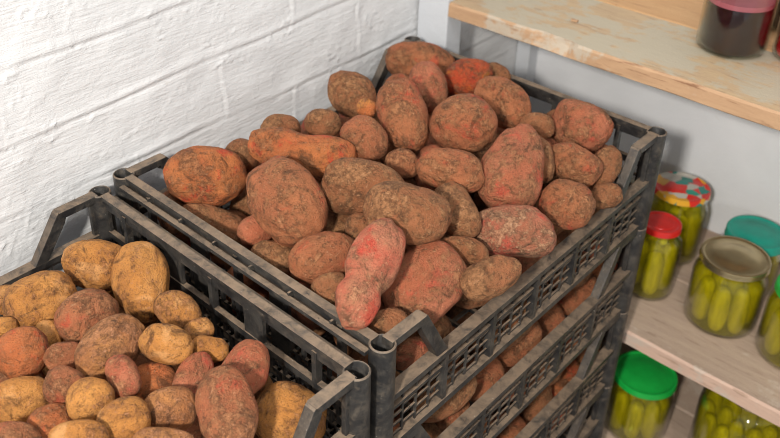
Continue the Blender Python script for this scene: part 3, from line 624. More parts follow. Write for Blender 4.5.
    ('fB', (0.122, 0.1398, -0.0199), (0.0394, 0.025, 0.0232), ((-0.175, 0.955, -0.24), (-0.941, -0.234, -0.243)), '', 'plain', '', 0),
    ('fB', (0.0843, 0.1546, -0.1136), (0.0389, 0.025, 0.0232), ((-0.803, -0.581, 0.134), (0.545, -0.625, 0.559)), '', 'plain', '', 0),
    ('fB', (0.3086, 0.0802, -0.0499), (0.0356, 0.0244, 0.0227), ((-0.209, 0.502, 0.839), (0.685, -0.537, 0.492)), '', 'plain', '', 0),
    ('fB', (0.066, 0.2473, -0.1133), (0.0358, 0.0263, 0.0244), ((-0.965, -0.261, -0.025), (0.01, -0.133, 0.991)), '', 'plain', '', 0),
    ('fB', (0.1725, 0.1472, -0.0237), (0.0328, 0.0251, 0.0234), ((-0.151, 0.929, 0.339), (-0.988, -0.132, -0.078)), '', 'plain', '', 0),
    ('fB', (0.2733, 0.2879, -0.1086), (0.0342, 0.0272, 0.0253), ((-0.426, 0.459, -0.78), (-0.839, 0.123, 0.53)), '', 'plain', '', 0),
    ('fB', (0.187, 0.4426, -0.0276), (0.0343, 0.0261, 0.0243), ((-0.802, 0.481, -0.355), (-0.506, -0.862, -0.025)), '', 'plain', '', 0),
    ('fB', (0.0518, 0.1773, -0.0381), (0.0335, 0.0277, 0.0258), ((-0.555, 0.746, -0.367), (-0.118, -0.507, -0.854)), '', 'plain', '', 0),
    ('fB', (0.0569, 0.0335, -0.0587), (0.0405, 0.0244, 0.0227), ((-0.588, -0.103, 0.802), (0.692, -0.578, 0.433)), '', 'plain', '', 0),
    ('fB', (0.251, 0.2595, -0.0067), (0.0395, 0.0248, 0.0231), ((-0.702, 0.693, 0.165), (-0.317, -0.096, -0.944)), '', 'plain', '', 0),
    ('fB', (0.1963, 0.075, -0.0515), (0.0382, 0.0255, 0.0237), ((-0.26, -0.966, -0.013), (0.558, -0.139, -0.818)), '', 'plain', '', 0),
    ('fB', (0.2293, 0.2405, -0.1089), (0.034, 0.0271, 0.0252), ((-0.425, 0.423, 0.8), (-0.235, -0.905, 0.354)), '', 'plain', '', 0),
    ('fB', (0.3031, 0.4197, -0.037), (0.0331, 0.0248, 0.0231), ((-0.151, 0.494, -0.856), (-0.294, -0.85, -0.438)), '', 'plain', '', 0),
    ('fB', (0.2928, 0.3368, -0.1048), (0.037, 0.0249, 0.0232), ((-0.402, -0.028, -0.915), (-0.178, -0.978, 0.107)), '', 'plain', '', 0),
    ('fB', (0.109, 0.4548, -0.0321), (0.0311, 0.0269, 0.025), ((-0.104, -0.234, 0.967), (0.894, -0.447, -0.012)), '', 'plain', '', 0),
    ('fB', (0.0949, 0.3132, -0.1047), (0.0354, 0.0287, 0.0267), ((-0.14, -0.206, 0.969), (0.469, -0.875, -0.118)), '', 'plain', '', 0),
    ('fB', (0.303, 0.1411, -0.1029), (0.0408, 0.0269, 0.025), ((-0.373, -0.411, 0.832), (-0.746, -0.4, -0.532)), '', 'plain', '', 0),
    ('fB', (0.2788, 0.4829, -0.0373), (0.0313, 0.0269, 0.025), ((-0.145, -0.397, -0.906), (0.627, -0.745, 0.226)), '', 'plain', '', 0),
    ('fB', (0.2682, 0.0473, -0.0527), (0.0387, 0.0249, 0.0231), ((-0.374, 0.905, 0.203), (0.084, -0.185, 0.979)), '', 'plain', '', 0),
    ('fB', (0.2192, 0.4077, -0.1089), (0.033, 0.0253, 0.0235), ((-0.248, -0.41, 0.878), (0.965, -0.021, 0.263)), '', 'plain', '', 0),
    ('fB', (0.1801, 0.2772, -0.0163), (0.0349, 0.0243, 0.0226), ((-0.824, 0.001, 0.567), (-0.445, -0.62, -0.646)), '', 'plain', '', 0),
    ('fB', (0.3576, 0.356, -0.0613), (0.032, 0.0253, 0.0236), ((-0.058, -0.722, -0.689), (0.998, -0.067, -0.013)), '', 'plain', '', 0),
    ('fB', (0.0488, 0.48, -0.1114), (0.0328, 0.0262, 0.0243), ((-0.666, 0.423, 0.615), (-0.71, -0.105, -0.696)), '', 'plain', '', 0),
    ('fA', (0.1016, -0.26, -0.0896), (0.0337, 0.0258, 0.024), ((-0.645, 0.238, -0.726), (0.349, -0.754, -0.557)), '', 'plain', '', 0),
    ('fA', (0.0444, -0.3318, -0.113), (0.0415, 0.0255, 0.0237), ((-0.59, 0.332, -0.736), (-0.77, 0.043, 0.636)), '', 'plain', '', 0),
    ('fA', (0.1734, -0.1967, -0.096), (0.0314, 0.0291, 0.027), ((-0.051, 0.083, -0.995), (-0.905, -0.426, 0.011)), '', 'plain', '', 0),
    ('fA', (0.2055, -0.148, -0.0768), (0.0319, 0.0282, 0.0263), ((-0.761, -0.346, -0.549), (0.362, -0.929, 0.083)), '', 'plain', '', 0),
    ('fA', (0.2953, -0.2243, -0.1036), (0.036, 0.0259, 0.0241), ((-0.722, 0.675, -0.155), (0.042, -0.18, -0.983)), '', 'plain', '', 0),
    ('fA', (0.2655, -0.3441, -0.0783), (0.0327, 0.0292, 0.0271), ((-0.214, 0.765, -0.607), (-0.499, -0.62, -0.605)), '', 'plain', '', 0),
    ('fA', (0.0668, -0.0856, -0.1058), (0.035, 0.0274, 0.0255), ((-0.33, 0.802, -0.498), (-0.939, -0.224, 0.263)), '', 'plain', '', 0),
    ('fA', (0.3348, -0.1756, -0.1112), (0.0368, 0.0279, 0.0259), ((-0.88, -0.451, 0.149), (0.423, -0.6, 0.679)), '', 'plain', '', 0),
    ('fA', (0.1768, -0.089, -0.1085), (0.0317, 0.0248, 0.0231), ((-0.527, 0.85, 0.006), (-0.85, -0.527, 0.021)), '', 'plain', '', 0),
    ('fA', (0.0539, -0.1907, -0.0957), (0.0425, 0.0267, 0.0248), ((-0.476, -0.822, -0.314), (-0.172, -0.263, 0.949)), '', 'plain', '', 0),
    ('fA', (0.1964, -0.3711, -0.0905), (0.0321, 0.0243, 0.0226), ((-0.937, -0.109, -0.331), (-0.305, -0.203, 0.93)), '', 'plain', '', 0),
    ('fA', (0.2298, -0.4471, -0.1138), (0.035, 0.0297, 0.0276), ((-0.996, 0.037, 0.086), (0.033, -0.72, 0.693)), '', 'plain', '', 0),
    ('fA', (0.152, -0.3093, -0.1146), (0.0427, 0.0284, 0.0264), ((-0.873, 0.148, -0.465), (0.299, -0.59, -0.75)), '', 'plain', '', 0),
    ('fA', (0.3103, -0.498, -0.1167), (0.0322, 0.0281, 0.0262), ((-0.598, 0.737, -0.316), (-0.773, -0.634, -0.016)), '', 'plain', '', 0),
    ('fA', (0.2633, -0.2867, -0.1045), (0.032, 0.0271, 0.0252), ((-0.564, 0.641, -0.52), (-0.648, 0.046, 0.76)), '', 'plain', '', 0),
    ('fA', (0.1261, -0.4683, -0.0968), (0.0405, 0.0241, 0.0224), ((-0.962, -0.201, -0.183), (0.213, -0.976, -0.047)), '', 'plain', '', 0),
    ('fA', (0.1166, -0.1564, -0.0945), (0.0334, 0.0259, 0.0241), ((-0.195, -0.839, -0.508), (0.563, -0.52, 0.643)), '', 'plain', '', 0),
    ('fA', (0.1401, -0.4016, -0.0979), (0.0427, 0.0283, 0.0263), ((-0.766, 0.365, -0.53), (0.091, -0.754, -0.651)), '', 'plain', '', 0),
    ('fA', (0.0431, -0.3879, -0.0991), (0.0404, 0.0252, 0.0235), ((-0.374, -0.408, 0.833), (-0.353, -0.768, -0.534)), '', 'plain', '', 0),
    ('fA', (0.2392, -0.239, -0.0837), (0.0348, 0.028, 0.026), ((-0.388, -0.628, 0.675), (0.578, -0.736, -0.352)), '', 'plain', '', 0),
    ('fA', (0.2311, -0.0994, -0.0997), (0.0364, 0.0274, 0.0255), ((-0.364, 0.187, 0.912), (-0.771, -0.61, -0.183)), '', 'plain', '', 0),
    ('fA', (0.3506, -0.4378, -0.0801), (0.0388, 0.0288, 0.0268), ((-0.674, -0.721, -0.164), (0.508, -0.29, -0.811)), '', 'plain', '', 0),
    ('fA', (0.2882, -0.1441, -0.0913), (0.0329, 0.0255, 0.0237), ((-0.946, 0.274, -0.173), (0.053, -0.394, -0.917)), '', 'plain', '', 0),
    ('fA', (0.3241, -0.3456, -0.1069), (0.0326, 0.0243, 0.0226), ((-0.609, 0.356, 0.709), (-0.316, -0.928, 0.195)), '', 'plain', '', 0),
    ('fA', (0.0945, -0.3199, -0.079), (0.037, 0.0248, 0.023), ((-0.412, -0.298, 0.861), (-0.602, -0.62, -0.503)), '', 'plain', '', 0),
    ('fA', (0.304, -0.387, -0.083), (0.0357, 0.0269, 0.025), ((-0.342, -0.156, -0.927), (0.547, -0.835, -0.062)), '', 'plain', '', 0),
    ('fA', (0.0476, -0.2713, -0.1014), (0.0343, 0.0249, 0.0232), ((-0.615, 0.526, -0.588), (-0.778, -0.282, 0.562)), '', 'plain', '', 0),
    ('fA', (0.0494, -0.4762, -0.0912), (0.0411, 0.0279, 0.026), ((-0.749, -0.243, 0.616), (0.617, -0.593, 0.517)), '', 'plain', '', 0),
    ('fA', (0.3118, -0.0946, -0.1178), (0.0357, 0.0282, 0.0262), ((-0.624, 0.682, -0.381), (-0.062, -0.529, -0.846)), '', 'plain', '', 0),
    ('fA', (0.3182, -0.283, -0.0917), (0.0356, 0.028, 0.026), ((-0.15, 0.529, 0.836), (0.258, -0.795, 0.549)), '', 'plain', '', 0),
    ('fA', (0.1856, -0.4844, -0.083), (0.0385, 0.0243, 0.0226), ((-0.26, -0.726, -0.636), (-0.356, -0.54, 0.762)), '', 'plain', '', 0),
    ('fA', (0.0797, -0.4225, -0.0868), (0.0392, 0.0246, 0.0229), ((-0.242, -0.106, 0.964), (0.903, -0.388, 0.184)), '', 'plain', '', 0),
    ('fA', (0.3579, -0.2281, -0.1092), (0.0424, 0.0275, 0.0256), ((-0.278, 0.42, -0.864), (-0.701, -0.703, -0.116)), '', 'plain', '', 0),
    ('fA', (0.2448, -0.1785, -0.1036), (0.0339, 0.0277, 0.0257), ((-0.136, 0.448, -0.884), (-0.202, -0.886, -0.418)), '', 'plain', '', 0),
    ('fA', (0.2961, -0.4439, -0.1104), (0.0315, 0.0257, 0.0239), ((-0.973, -0.132, 0.191), (0.232, -0.552, 0.801)), '', 'plain', '', 0),
    ('fA', (0.1437, -0.3486, -0.0762), (0.0327, 0.0261, 0.0242), ((-0.905, -0.061, 0.421), (-0.355, -0.439, -0.825)), '', 'plain', '', 0),
    ('fA', (0.2137, -0.2994, -0.0767), (0.0396, 0.0282, 0.0263), ((-0.476, 0.759, 0.444), (-0.678, 0.005, -0.735)), '', 'plain', '', 0),
    ('fA', (0.2446, -0.5107, -0.1043), (0.0378, 0.025, 0.0232), ((-0.569, -0.356, 0.741), (0.625, -0.773, 0.109)), '', 'plain', '', 0),
    ('fA', (0.1744, -0.2539, -0.1109), (0.0361, 0.0283, 0.0263), ((-0.872, -0.0, 0.489), (0.368, -0.659, 0.656)), '', 'plain', '', 0),
    ('fA', (0.2624, -0.4165, -0.0706), (0.0389, 0.0264, 0.0245), ((-0.774, 0.616, -0.145), (-0.363, -0.244, 0.899)), '', 'plain', '', 0),
    ('fA', (0.1226, -0.0861, -0.1085), (0.0319, 0.027, 0.0251), ((-0.089, 0.329, 0.94), (-0.626, -0.753, 0.204)), '', 'plain', '', 0),
    ('fA', (0.341, -0.3949, -0.1188), (0.0331, 0.0247, 0.0229), ((-0.655, 0.119, -0.746), (-0.515, -0.794, 0.325)), '', 'plain', '', 0),
    ('fA', (0.2416, -0.3848, -0.119), (0.0326, 0.0284, 0.0264), ((-0.182, -0.908, -0.376), (-0.038, -0.376, 0.926)), '', 'plain', '', 0),
    ('fA', (0.1197, -0.2136, -0.1051), (0.0315, 0.0248, 0.0231), ((-0.754, -0.035, 0.656), (0.183, -0.97, 0.159)), '', 'plain', '', 0),
    ('fA', (0.2829, -0.0744, -0.0748), (0.0358, 0.0242, 0.0225), ((-0.89, -0.379, 0.254), (0.388, -0.335, 0.858)), '', 'plain', '', 0),
    ('fA', (0.1298, -0.5164, -0.0891), (0.0366, 0.0245, 0.0228), ((-0.952, -0.022, 0.304), (-0.215, -0.661, -0.719)), '', 'plain', '', 0),
    ('fA', (0.3614, -0.501, -0.0846), (0.0405, 0.0241, 0.0224), ((-0.234, -0.841, -0.487), (0.507, -0.533, 0.677)), '', 'plain', '', 0),
    ('fA', (0.1631, -0.141, -0.1158), (0.0331, 0.0249, 0.0231), ((-0.245, -0.239, 0.94), (-0.361, -0.877, -0.317)), '', 'plain', '', 0),
    ('fA', (0.3642, -0.3143, -0.1129), (0.0324, 0.0251, 0.0233), ((-0.105, 0.348, -0.932), (-0.453, -0.85, -0.267)), '', 'plain', '', 0),
    ('fA', (0.3616, -0.1337, -0.084), (0.0378, 0.0251, 0.0234), ((-0.365, 0.67, -0.646), (-0.648, -0.681, -0.34)), '', 'plain', '', 0),
    ('fA', (0.0467, -0.1351, -0.1099), (0.0423, 0.0247, 0.023), ((-0.514, 0.108, 0.851), (0.435, -0.822, 0.367)), '', 'plain', '', 0),
    ('fA', (0.1706, -0.4476, -0.1238), (0.0322, 0.0242, 0.0225), ((-0.497, 0.866, -0.055), (-0.162, -0.03, 0.986)), '', 'plain', '', 0),
    ('fA', (0.2037, -0.4219, -0.0723), (0.0315, 0.0246, 0.0228), ((-0.328, -0.857, 0.397), (0.854, -0.449, -0.263)), '', 'plain', '', 0),
    ('fA', (0.0919, -0.3734, -0.08), (0.0385, 0.0261, 0.0243), ((-0.245, 0.481, -0.842), (-0.621, -0.744, -0.245)), '', 'plain', '', 0),
    ('C', (0.362, 0.5183, -0.2398), (0.0353, 0.0184, 0.0171), ((0.253, 0.875, 0.413), (0.874, -0.024, -0.485)), 'red', 'plain', 'reddish potato at the far end of the gap below the heaped crate', 1),
    ('C', (0.362, 0.4523, -0.2449), (0.0369, 0.0234, 0.0217), ((0.238, 0.892, 0.384), (0.875, -0.026, -0.483)), 'redbrown', 'plain', 'brown potato second from the far end of the gap below the heaped crate', 1),
    ('C', (0.362, 0.3025, -0.229), (0.0376, 0.0265, 0.0246), ((0.202, 0.926, 0.318), (0.874, -0.024, -0.486)), 'redbrown', 'plain', 'large rounded potato in the middle of the gap below the heaped crate', 1),
    ('C', (0.362, 0.2296, -0.2376), (0.031, 0.0243, 0.0226), ((0.179, 0.945, 0.273), (0.876, -0.027, -0.482)), 'redbrown', 'plain', 'pinkish potato just nearer than the middle of the gap below the heaped crate', 1),
    ('C', (0.3618, 0.1702, -0.2508), (0.0265, 0.0212, 0.0197), ((0.16, 0.96, 0.231), (0.878, -0.031, -0.477)), 'redbrown', 'plain', 'brown potato near the front end of the gap below the heaped crate', 1),
    ('C', (0.3622, 0.1256, -0.2574), (0.0185, 0.0184, 0.0171), ((0.145, 0.969, 0.198), (0.88, -0.034, -0.474)), 'brown', 'plain', 'small potato at the bottom edge, nearest end of the gap below the heaped crate', 1),
    ('C', (0.362, 0.4387, -0.4084), (0.0453, 0.0292, 0.0271), ((0.187, 0.931, 0.315), (0.904, -0.038, -0.425)), 'red', 'plain', 'long bright red potato showing between the second and third crates', 2),
    ('C', (0.362, 0.3171, -0.4084), (0.0276, 0.0274, 0.0255), ((0.194, 0.948, 0.251), (0.896, -0.067, -0.44)), 'redbrown', 'plain', 'round potato at the bottom edge between the second and third crates', 2),
    ('C', (0.362, 0.5179, -0.4009), (0.0215, 0.0181, 0.0168), ((0.236, 0.906, 0.35), (0.892, -0.059, -0.448)), 'tan', 'plain', 'small tan potato at the far end between the second and third crates', 2),
    ('fC', (0.2754, 0.3639, -0.2344), (0.036, 0.0288, 0.0268), ((-0.068, 0.974, 0.215), (-0.265, 0.19, -0.945)), '', 'plain', '', 1),
    ('fC', (0.275, 0.2058, -0.1966), (0.0374, 0.0286, 0.0266), ((-0.202, 0.11, 0.973), (-0.656, -0.753, -0.051)), '', 'plain', '', 1),
    ('fC', (0.3251, 0.3633, -0.1804), (0.0348, 0.0263, 0.0244), ((-0.083, -0.907, -0.412), (0.966, 0.028, -0.256)), '', 'plain', '', 1),
    ('fC', (0.3539, 0.4312, -0.1957), (0.0342, 0.0286, 0.0266), ((-0.144, 0.902, -0.408), (-0.838, -0.33, -0.434)), '', 'plain', '', 1),
    ('fC', (0.2569, 0.1592, -0.2469), (0.0371, 0.0241, 0.0224), ((-0.732, 0.553, -0.398), (-0.605, -0.259, 0.752)), '', 'plain', '', 1),
    ('fC', (0.296, 0.2946, -0.1718), (0.0408, 0.0243, 0.0226), ((-0.403, 0.581, -0.707), (-0.902, -0.382, 0.2)), '', 'plain', '', 1),
    ('fC', (0.2759, 0.4694, -0.1694), (0.0336, 0.0241, 0.0224), ((-0.416, -0.764, 0.493), (0.717, 0.058, 0.695)), '', 'plain', '', 1),
    ('fC', (0.3089, 0.2501, -0.1966), (0.0326, 0.0261, 0.0243), ((-0.528, 0.055, -0.847), (0.221, -0.955, -0.199)), '', 'plain', '', 1),
    ('fC', (0.2771, 0.0492, -0.2573), (0.0352, 0.0287, 0.0267), ((-0.404, 0.42, 0.812), (-0.728, -0.685, -0.008)), '', 'plain', '', 1),
    ('fC', (0.2768, 0.0751, -0.1924), (0.0372, 0.027, 0.0251), ((-0.433, -0.9, -0.045), (0.404, -0.239, 0.883)), '', 'plain', '', 1),
    ('fC', (0.3337, 0.0476, -0.1784), (0.0334, 0.0251, 0.0233), ((-0.406, 0.532, -0.743), (-0.354, -0.841, -0.409)), '', 'plain', '', 1),
    ('fC', (0.3001, 0.1535, -0.2048), (0.0414, 0.0253, 0.0236), ((-0.954, 0.148, 0.26), (-0.291, -0.667, -0.686)), '', 'plain', '', 1),
    ('fC', (0.3124, 0.0939, -0.2604), (0.0311, 0.0269, 0.025), ((-0.039, 0.76, -0.649), (0.445, -0.569, -0.692)), '', 'plain', '', 1),
    ('fC', (0.3566, 0.3922, -0.2586), (0.0331, 0.025, 0.0233), ((-0.071, -0.399, 0.914), (0.795, -0.576, -0.19)), '', 'plain', '', 1),
    ('fC', (0.2755, 0.4576, -0.235), (0.0356, 0.0241, 0.0224), ((-0.704, 0.127, -0.699), (0.393, -0.75, -0.532)), '', 'plain', '', 1),
    ('fC', (0.3541, 0.0656, -0.2312), (0.0321, 0.028, 0.026), ((-0.333, 0.874, 0.354), (-0.039, -0.388, 0.921)), '', 'plain', '', 1),
    ('fC', (0.3666, 0.1479, -0.2012), (0.0424, 0.0243, 0.0226), ((-0.258, -0.934, -0.246), (0.465, 0.104, -0.879)), '', 'plain', '', 1),
    ('fC', (0.2737, 0.2964, -0.231), (0.0313, 0.0286, 0.0266), ((-0.07, 0.996, 0.049), (-0.578, -0.081, 0.812)), '', 'plain', '', 1),
    ('fC', (0.2545, 0.257, -0.1783), (0.0325, 0.0261, 0.0243), ((-0.721, -0.444, -0.532), (0.302, -0.893, 0.335)), '', 'plain', '', 1),
    ('fC', (0.3662, 0.2833, -0.1801), (0.0423, 0.0244, 0.0227), ((-0.178, -0.747, -0.641), (0.389, -0.652, 0.651)), '', 'plain', '', 1),
    ('fC', (0.2586, 0.4071, -0.1754), (0.0425, 0.0286, 0.0266), ((-0.566, -0.285, 0.774), (0.778, -0.494, 0.387)), '', 'plain', '', 1),
    ('fC', (0.2665, 0.3508, -0.1756), (0.033, 0.0241, 0.0224), ((-0.236, -0.596, 0.767), (0.949, -0.313, 0.049)), '', 'plain', '', 1),
    ('fC', (0.3227, 0.1176, -0.1716), (0.0339, 0.027, 0.0251), ((-0.643, 0.324, 0.693), (0.36, -0.671, 0.648)), '', 'plain', '', 1),
    ('fC', (0.3326, 0.1843, -0.1712), (0.0356, 0.0282, 0.0262), ((-0.187, 0.952, -0.241), (-0.956, -0.232, -0.177)), '', 'plain', '', 1),
    ('fC', (0.3089, 0.1908, -0.25), (0.032, 0.024, 0.0223), ((-0.099, -0.294, -0.951), (-0.091, -0.949, 0.303)), '', 'plain', '', 1),
    ('fC', (0.2469, 0.1325, -0.1736), (0.0364, 0.0251, 0.0233), ((-0.273, 0.394, 0.878), (-0.87, -0.49, -0.051)), '', 'plain', '', 1),
    ('fC', (0.3161, 0.484, -0.2515), (0.0352, 0.0261, 0.0243), ((-0.512, 0.323, -0.796), (-0.832, -0.415, 0.367)), '', 'plain', '', 1),
    ('fC', (0.349, 0.4847, -0.1741), (0.0369, 0.0268, 0.0249), ((-0.998, -0.019, -0.057), (0.06, -0.454, -0.889)), '', 'plain', '', 1),
    ('fC', (0.2798, 0.2379, -0.2479), (0.0394, 0.0246, 0.0228), ((-0.889, 0.232, 0.396), (-0.35, -0.9, -0.26)), '', 'plain', '', 1),
    ('fC', (0.3284, 0.3495, -0.259), (0.0345, 0.027, 0.0251), ((-0.201, 0.287, -0.937), (0.893, -0.338, -0.296)), '', 'plain', '', 1),
    ('fC', (0.2544, 0.1061, -0.2326), (0.0311, 0.0248, 0.0231), ((-0.912, -0.289, -0.292), (-0.081, -0.57, 0.817)), '', 'plain', '', 1),
    ('fC', (0.3254, 0.2695, -0.2599), (0.0363, 0.0258, 0.024), ((-0.605, 0.504, 0.616), (0.007, -0.77, 0.638)), '', 'plain', '', 1),
    ('fC', (0.3147, 0.4043, -0.2324), (0.0417, 0.0244, 0.0227), ((-0.428, 0.366, -0.826), (-0.626, -0.78, -0.021)), '', 'plain', '', 1),
    ('fC', (0.2462, 0.4106, -0.256), (0.0363, 0.0251, 0.0233), ((-0.035, -0.733, -0.679), (-0.524, -0.565, 0.637)), '', 'plain', '', 1),
    ('fC', (0.2759, 0.3509, -0.3158), (0.0346, 0.0262, 0.0243), ((-0.136, 0.909, -0.394), (-0.755, 0.162, 0.635)), '', 'plain', '', 2),
    ('fC', (0.3543, 0.0585, -0.3975), (0.0376, 0.0269, 0.025), ((-0.739, -0.169, -0.652), (0.476, -0.816, -0.328)), '', 'plain', '', 2),
    ('fC', (0.2675, 0.3703, -0.4085), (0.0408, 0.0286, 0.0266), ((-0.556, -0.831, 0.037), (0.596, -0.429, -0.679)), '', 'plain', '', 2),
    ('fC', (0.3184, 0.2017, -0.3625), (0.0335, 0.0287, 0.0267), ((-0.171, -0.825, -0.538), (0.926, -0.321, 0.198)), '', 'plain', '', 2),
    ('fC', (0.2739, 0.0953, -0.3277), (0.0368, 0.0297, 0.0276), ((-0.344, -0.938, 0.048), (0.021, -0.059, -0.998)), '', 'plain', '', 2),
    ('fC', (0.2674, 0.1502, -0.3748), (0.0365, 0.0251, 0.0234), ((-0.863, 0.473, -0.18), (0.1, -0.19, -0.977)), '', 'plain', '', 2),
    ('fC', (0.3376, 0.1482, -0.3296), (0.0373, 0.0264, 0.0245), ((-0.456, -0.725, -0.517), (0.653, -0.667, 0.359)), '', 'plain', '', 2),
    ('fC', (0.3296, 0.0757, -0.337), (0.0313, 0.0291, 0.0271), ((-0.914, 0.094, -0.396), (-0.406, -0.151, 0.901)), '', 'plain', '', 2),
    ('fC', (0.285, 0.0353, -0.3263), (0.0369, 0.0248, 0.023), ((-0.519, -0.186, -0.834), (0.836, 0.09, -0.541)), '', 'plain', '', 2),
    ('fC', (0.3034, 0.4128, -0.316), (0.0417, 0.0251, 0.0233), ((-0.748, 0.623, 0.229), (-0.664, -0.696, -0.272)), '', 'plain', '', 2),
    ('fC', (0.2765, 0.093, -0.3909), (0.0356, 0.0245, 0.0228), ((-0.602, 0.799, -0.002), (-0.421, -0.315, 0.851)), '', 'plain', '', 2),
    ('fC', (0.2532, 0.0415, -0.3946), (0.032, 0.0248, 0.0231), ((-0.241, 0.966, 0.09), (-0.781, -0.138, -0.609)), '', 'plain', '', 2),
    ('fC', (0.2978, 0.283, -0.4043), (0.0414, 0.024, 0.0224), ((-0.164, -0.567, -0.808), (0.749, -0.604, 0.272)), '', 'plain', '', 2),
    ('fC', (0.2686, 0.2228, -0.3179), (0.0397, 0.0273, 0.0254), ((-0.243, 0.846, 0.475), (-0.605, 0.251, -0.756)), '', 'plain', '', 2),
    ('fC', (0.3481, 0.315, -0.3214), (0.0353, 0.0258, 0.024), ((-0.766, -0.362, -0.531), (0.374, -0.923, 0.09)), '', 'plain', '', 2),
    ('fC', (0.3633, 0.1623, -0.375), (0.0388, 0.0255, 0.0237), ((-0.518, -0.812, -0.267), (0.348, -0.486, 0.802)), '', 'plain', '', 2),
    ('fC', (0.2605, 0.4675, -0.3524), (0.0337, 0.0276, 0.0257), ((-0.073, -0.132, -0.989), (0.938, -0.345, -0.023)), '', 'plain', '', 2),
    ('fC', (0.2636, 0.2047, -0.3952), (0.0421, 0.0265, 0.0247), ((-0.137, -0.274, 0.952), (0.801, -0.596, -0.057)), '', 'plain', '', 2),
    ('fC', (0.3049, 0.279, -0.338), (0.0401, 0.0246, 0.0229), ((-0.437, 0.819, -0.371), (0.162, -0.334, -0.929)), '', 'plain', '', 2),
    ('fC', (0.3193, 0.4641, -0.3394), (0.0353, 0.0252, 0.0234), ((-0.08, -0.603, 0.793), (0.923, -0.345, -0.169)), '', 'plain', '', 2),
    ('fC', (0.309, 0.4238, -0.3816), (0.0391, 0.0297, 0.0277), ((-0.811, 0.153, -0.564), (0.178, -0.854, -0.489)), '', 'plain', '', 2),
    ('fC', (0.3487, 0.2549, -0.3751), (0.0338, 0.0249, 0.0231), ((-0.276, 0.944, 0.18), (0.099, -0.159, 0.982)), '', 'plain', '', 2),
    ('fC', (0.2549, 0.4045, -0.3551), (0.0332, 0.0264, 0.0246), ((-0.402, 0.845, -0.353), (-0.464, -0.52, -0.718)), '', 'plain', '', 2),
    ('fC', (0.3123, 0.3625, -0.3576), (0.0423, 0.0296, 0.0276), ((-0.703, 0.532, -0.473), (-0.514, -0.839, -0.18)), '', 'plain', '', 2),
    ('fC', (0.2523, 0.2967, -0.3663), (0.0316, 0.0262, 0.0243), ((-0.874, 0.478, 0.091), (-0.481, -0.876, -0.024)), '', 'plain', '', 2),
    ('fC', (0.2893, 0.4736, -0.4021), (0.0312, 0.0242, 0.0225), ((-0.347, -0.438, -0.829), (-0.469, -0.685, 0.558)), '', 'plain', '', 2),
    ('fC', (0.3332, 0.2275, -0.3108), (0.037, 0.0243, 0.0226), ((-0.727, -0.687, -0.011), (0.525, -0.545, -0.654)), '', 'plain', '', 2),
    ('fC', (0.3618, 0.379, -0.384), (0.0374, 0.0252, 0.0235), ((-0.502, 0.603, 0.62), (0.315, -0.541, 0.78)), '', 'plain', '', 2),
    ('fC', (0.2547, 0.2923, -0.3111), (0.0326, 0.03, 0.0279), ((-0.691, 0.679, 0.248), (-0.112, -0.439, 0.891)), '', 'plain', '', 2),
    ('fC', (0.3659, 0.3875, -0.3271), (0.0409, 0.026, 0.0241), ((-0.269, 0.946, -0.18), (0.127, -0.151, -0.98)), '', 'plain', '', 2),
    ('fC', (0.3275, 0.1095, -0.4027), (0.031, 0.0295, 0.0274), ((-0.183, 0.553, 0.813), (-0.352, -0.809, 0.471)), '', 'plain', '', 2),
    ('fC', (0.287, 0.1625, -0.3146), (0.0324, 0.0258, 0.024), ((-0.096, 0.547, 0.831), (-0.241, -0.823, 0.514)), '', 'plain', '', 2),
    ('fC', (0.3678, 0.4703, -0.3309), (0.0337, 0.0251, 0.0234), ((-0.252, 0.963, -0.093), (-0.102, -0.122, -0.987)), '', 'plain', '', 2),
    ('fC', (0.248, 0.2552, -0.3992), (0.0329, 0.0251, 0.0234), ((-0.123, 0.34, -0.933), (-0.619, -0.761, -0.196)), '', 'plain', '', 2),
    ('fC', (0.2821, 0.4687, -0.5403), (0.0411, 0.0281, 0.0262), ((-0.65, -0.753, 0.105), (0.522, -0.542, -0.658)), '', 'plain', '', 3),
    ('fC', (0.3055, 0.1404, -0.4678), (0.0339, 0.0263, 0.0244), ((-0.022, 0.923, -0.385), (-0.573, 0.304, 0.761)), '', 'plain', '', 3),
    ('fC', (0.2679, 0.2183, -0.4912), (0.0408, 0.0286, 0.0266), ((-0.256, -0.919, 0.3), (0.926, -0.322, -0.199)), '', 'plain', '', 3),
    ('fC', (0.3478, 0.3873, -0.5309), (0.0392, 0.025, 0.0233), ((-0.896, -0.391, 0.211), (0.308, -0.889, -0.34)), '', 'plain', '', 3),
    ('fC', (0.309, 0.4276, -0.4676), (0.0425, 0.0277, 0.0258), ((-0.249, 0.594, -0.765), (-0.82, -0.55, -0.16)), '', 'plain', '', 3),
    ('fC', (0.3518, 0.2817, -0.5479), (0.0369, 0.0268, 0.0249), ((-0.011, 0.508, -0.861), (0.349, -0.805, -0.48)), '', 'plain', '', 3),
    ('fC', (0.3005, 0.0496, -0.4849), (0.0352, 0.0242, 0.0225), ((-0.341, -0.94, -0.002), (0.718, -0.262, 0.645)), '', 'plain', '', 3),
    ('fC', (0.325, 0.3261, -0.5005), (0.0353, 0.0299, 0.0278), ((-0.73, -0.355, 0.584), (-0.4, -0.471, -0.786)), '', 'plain', '', 3),
    ('fC', (0.3345, 0.2285, -0.4726), (0.0311, 0.0283, 0.0263), ((-0.55, -0.835, -0.023), (0.499, -0.351, 0.792)), '', 'plain', '', 3),
    ('fC', (0.2999, 0.1026, -0.5361), (0.0319, 0.0249, 0.0232), ((-0.958, 0.215, -0.19), (0.188, -0.027, -0.982)), '', 'plain', '', 3),
    ('fC', (0.2511, 0.122, -0.4804), (0.0429, 0.0261, 0.0243), ((-0.298, -0.63, -0.717), (-0.684, -0.383, 0.621)), '', 'plain', '', 3),
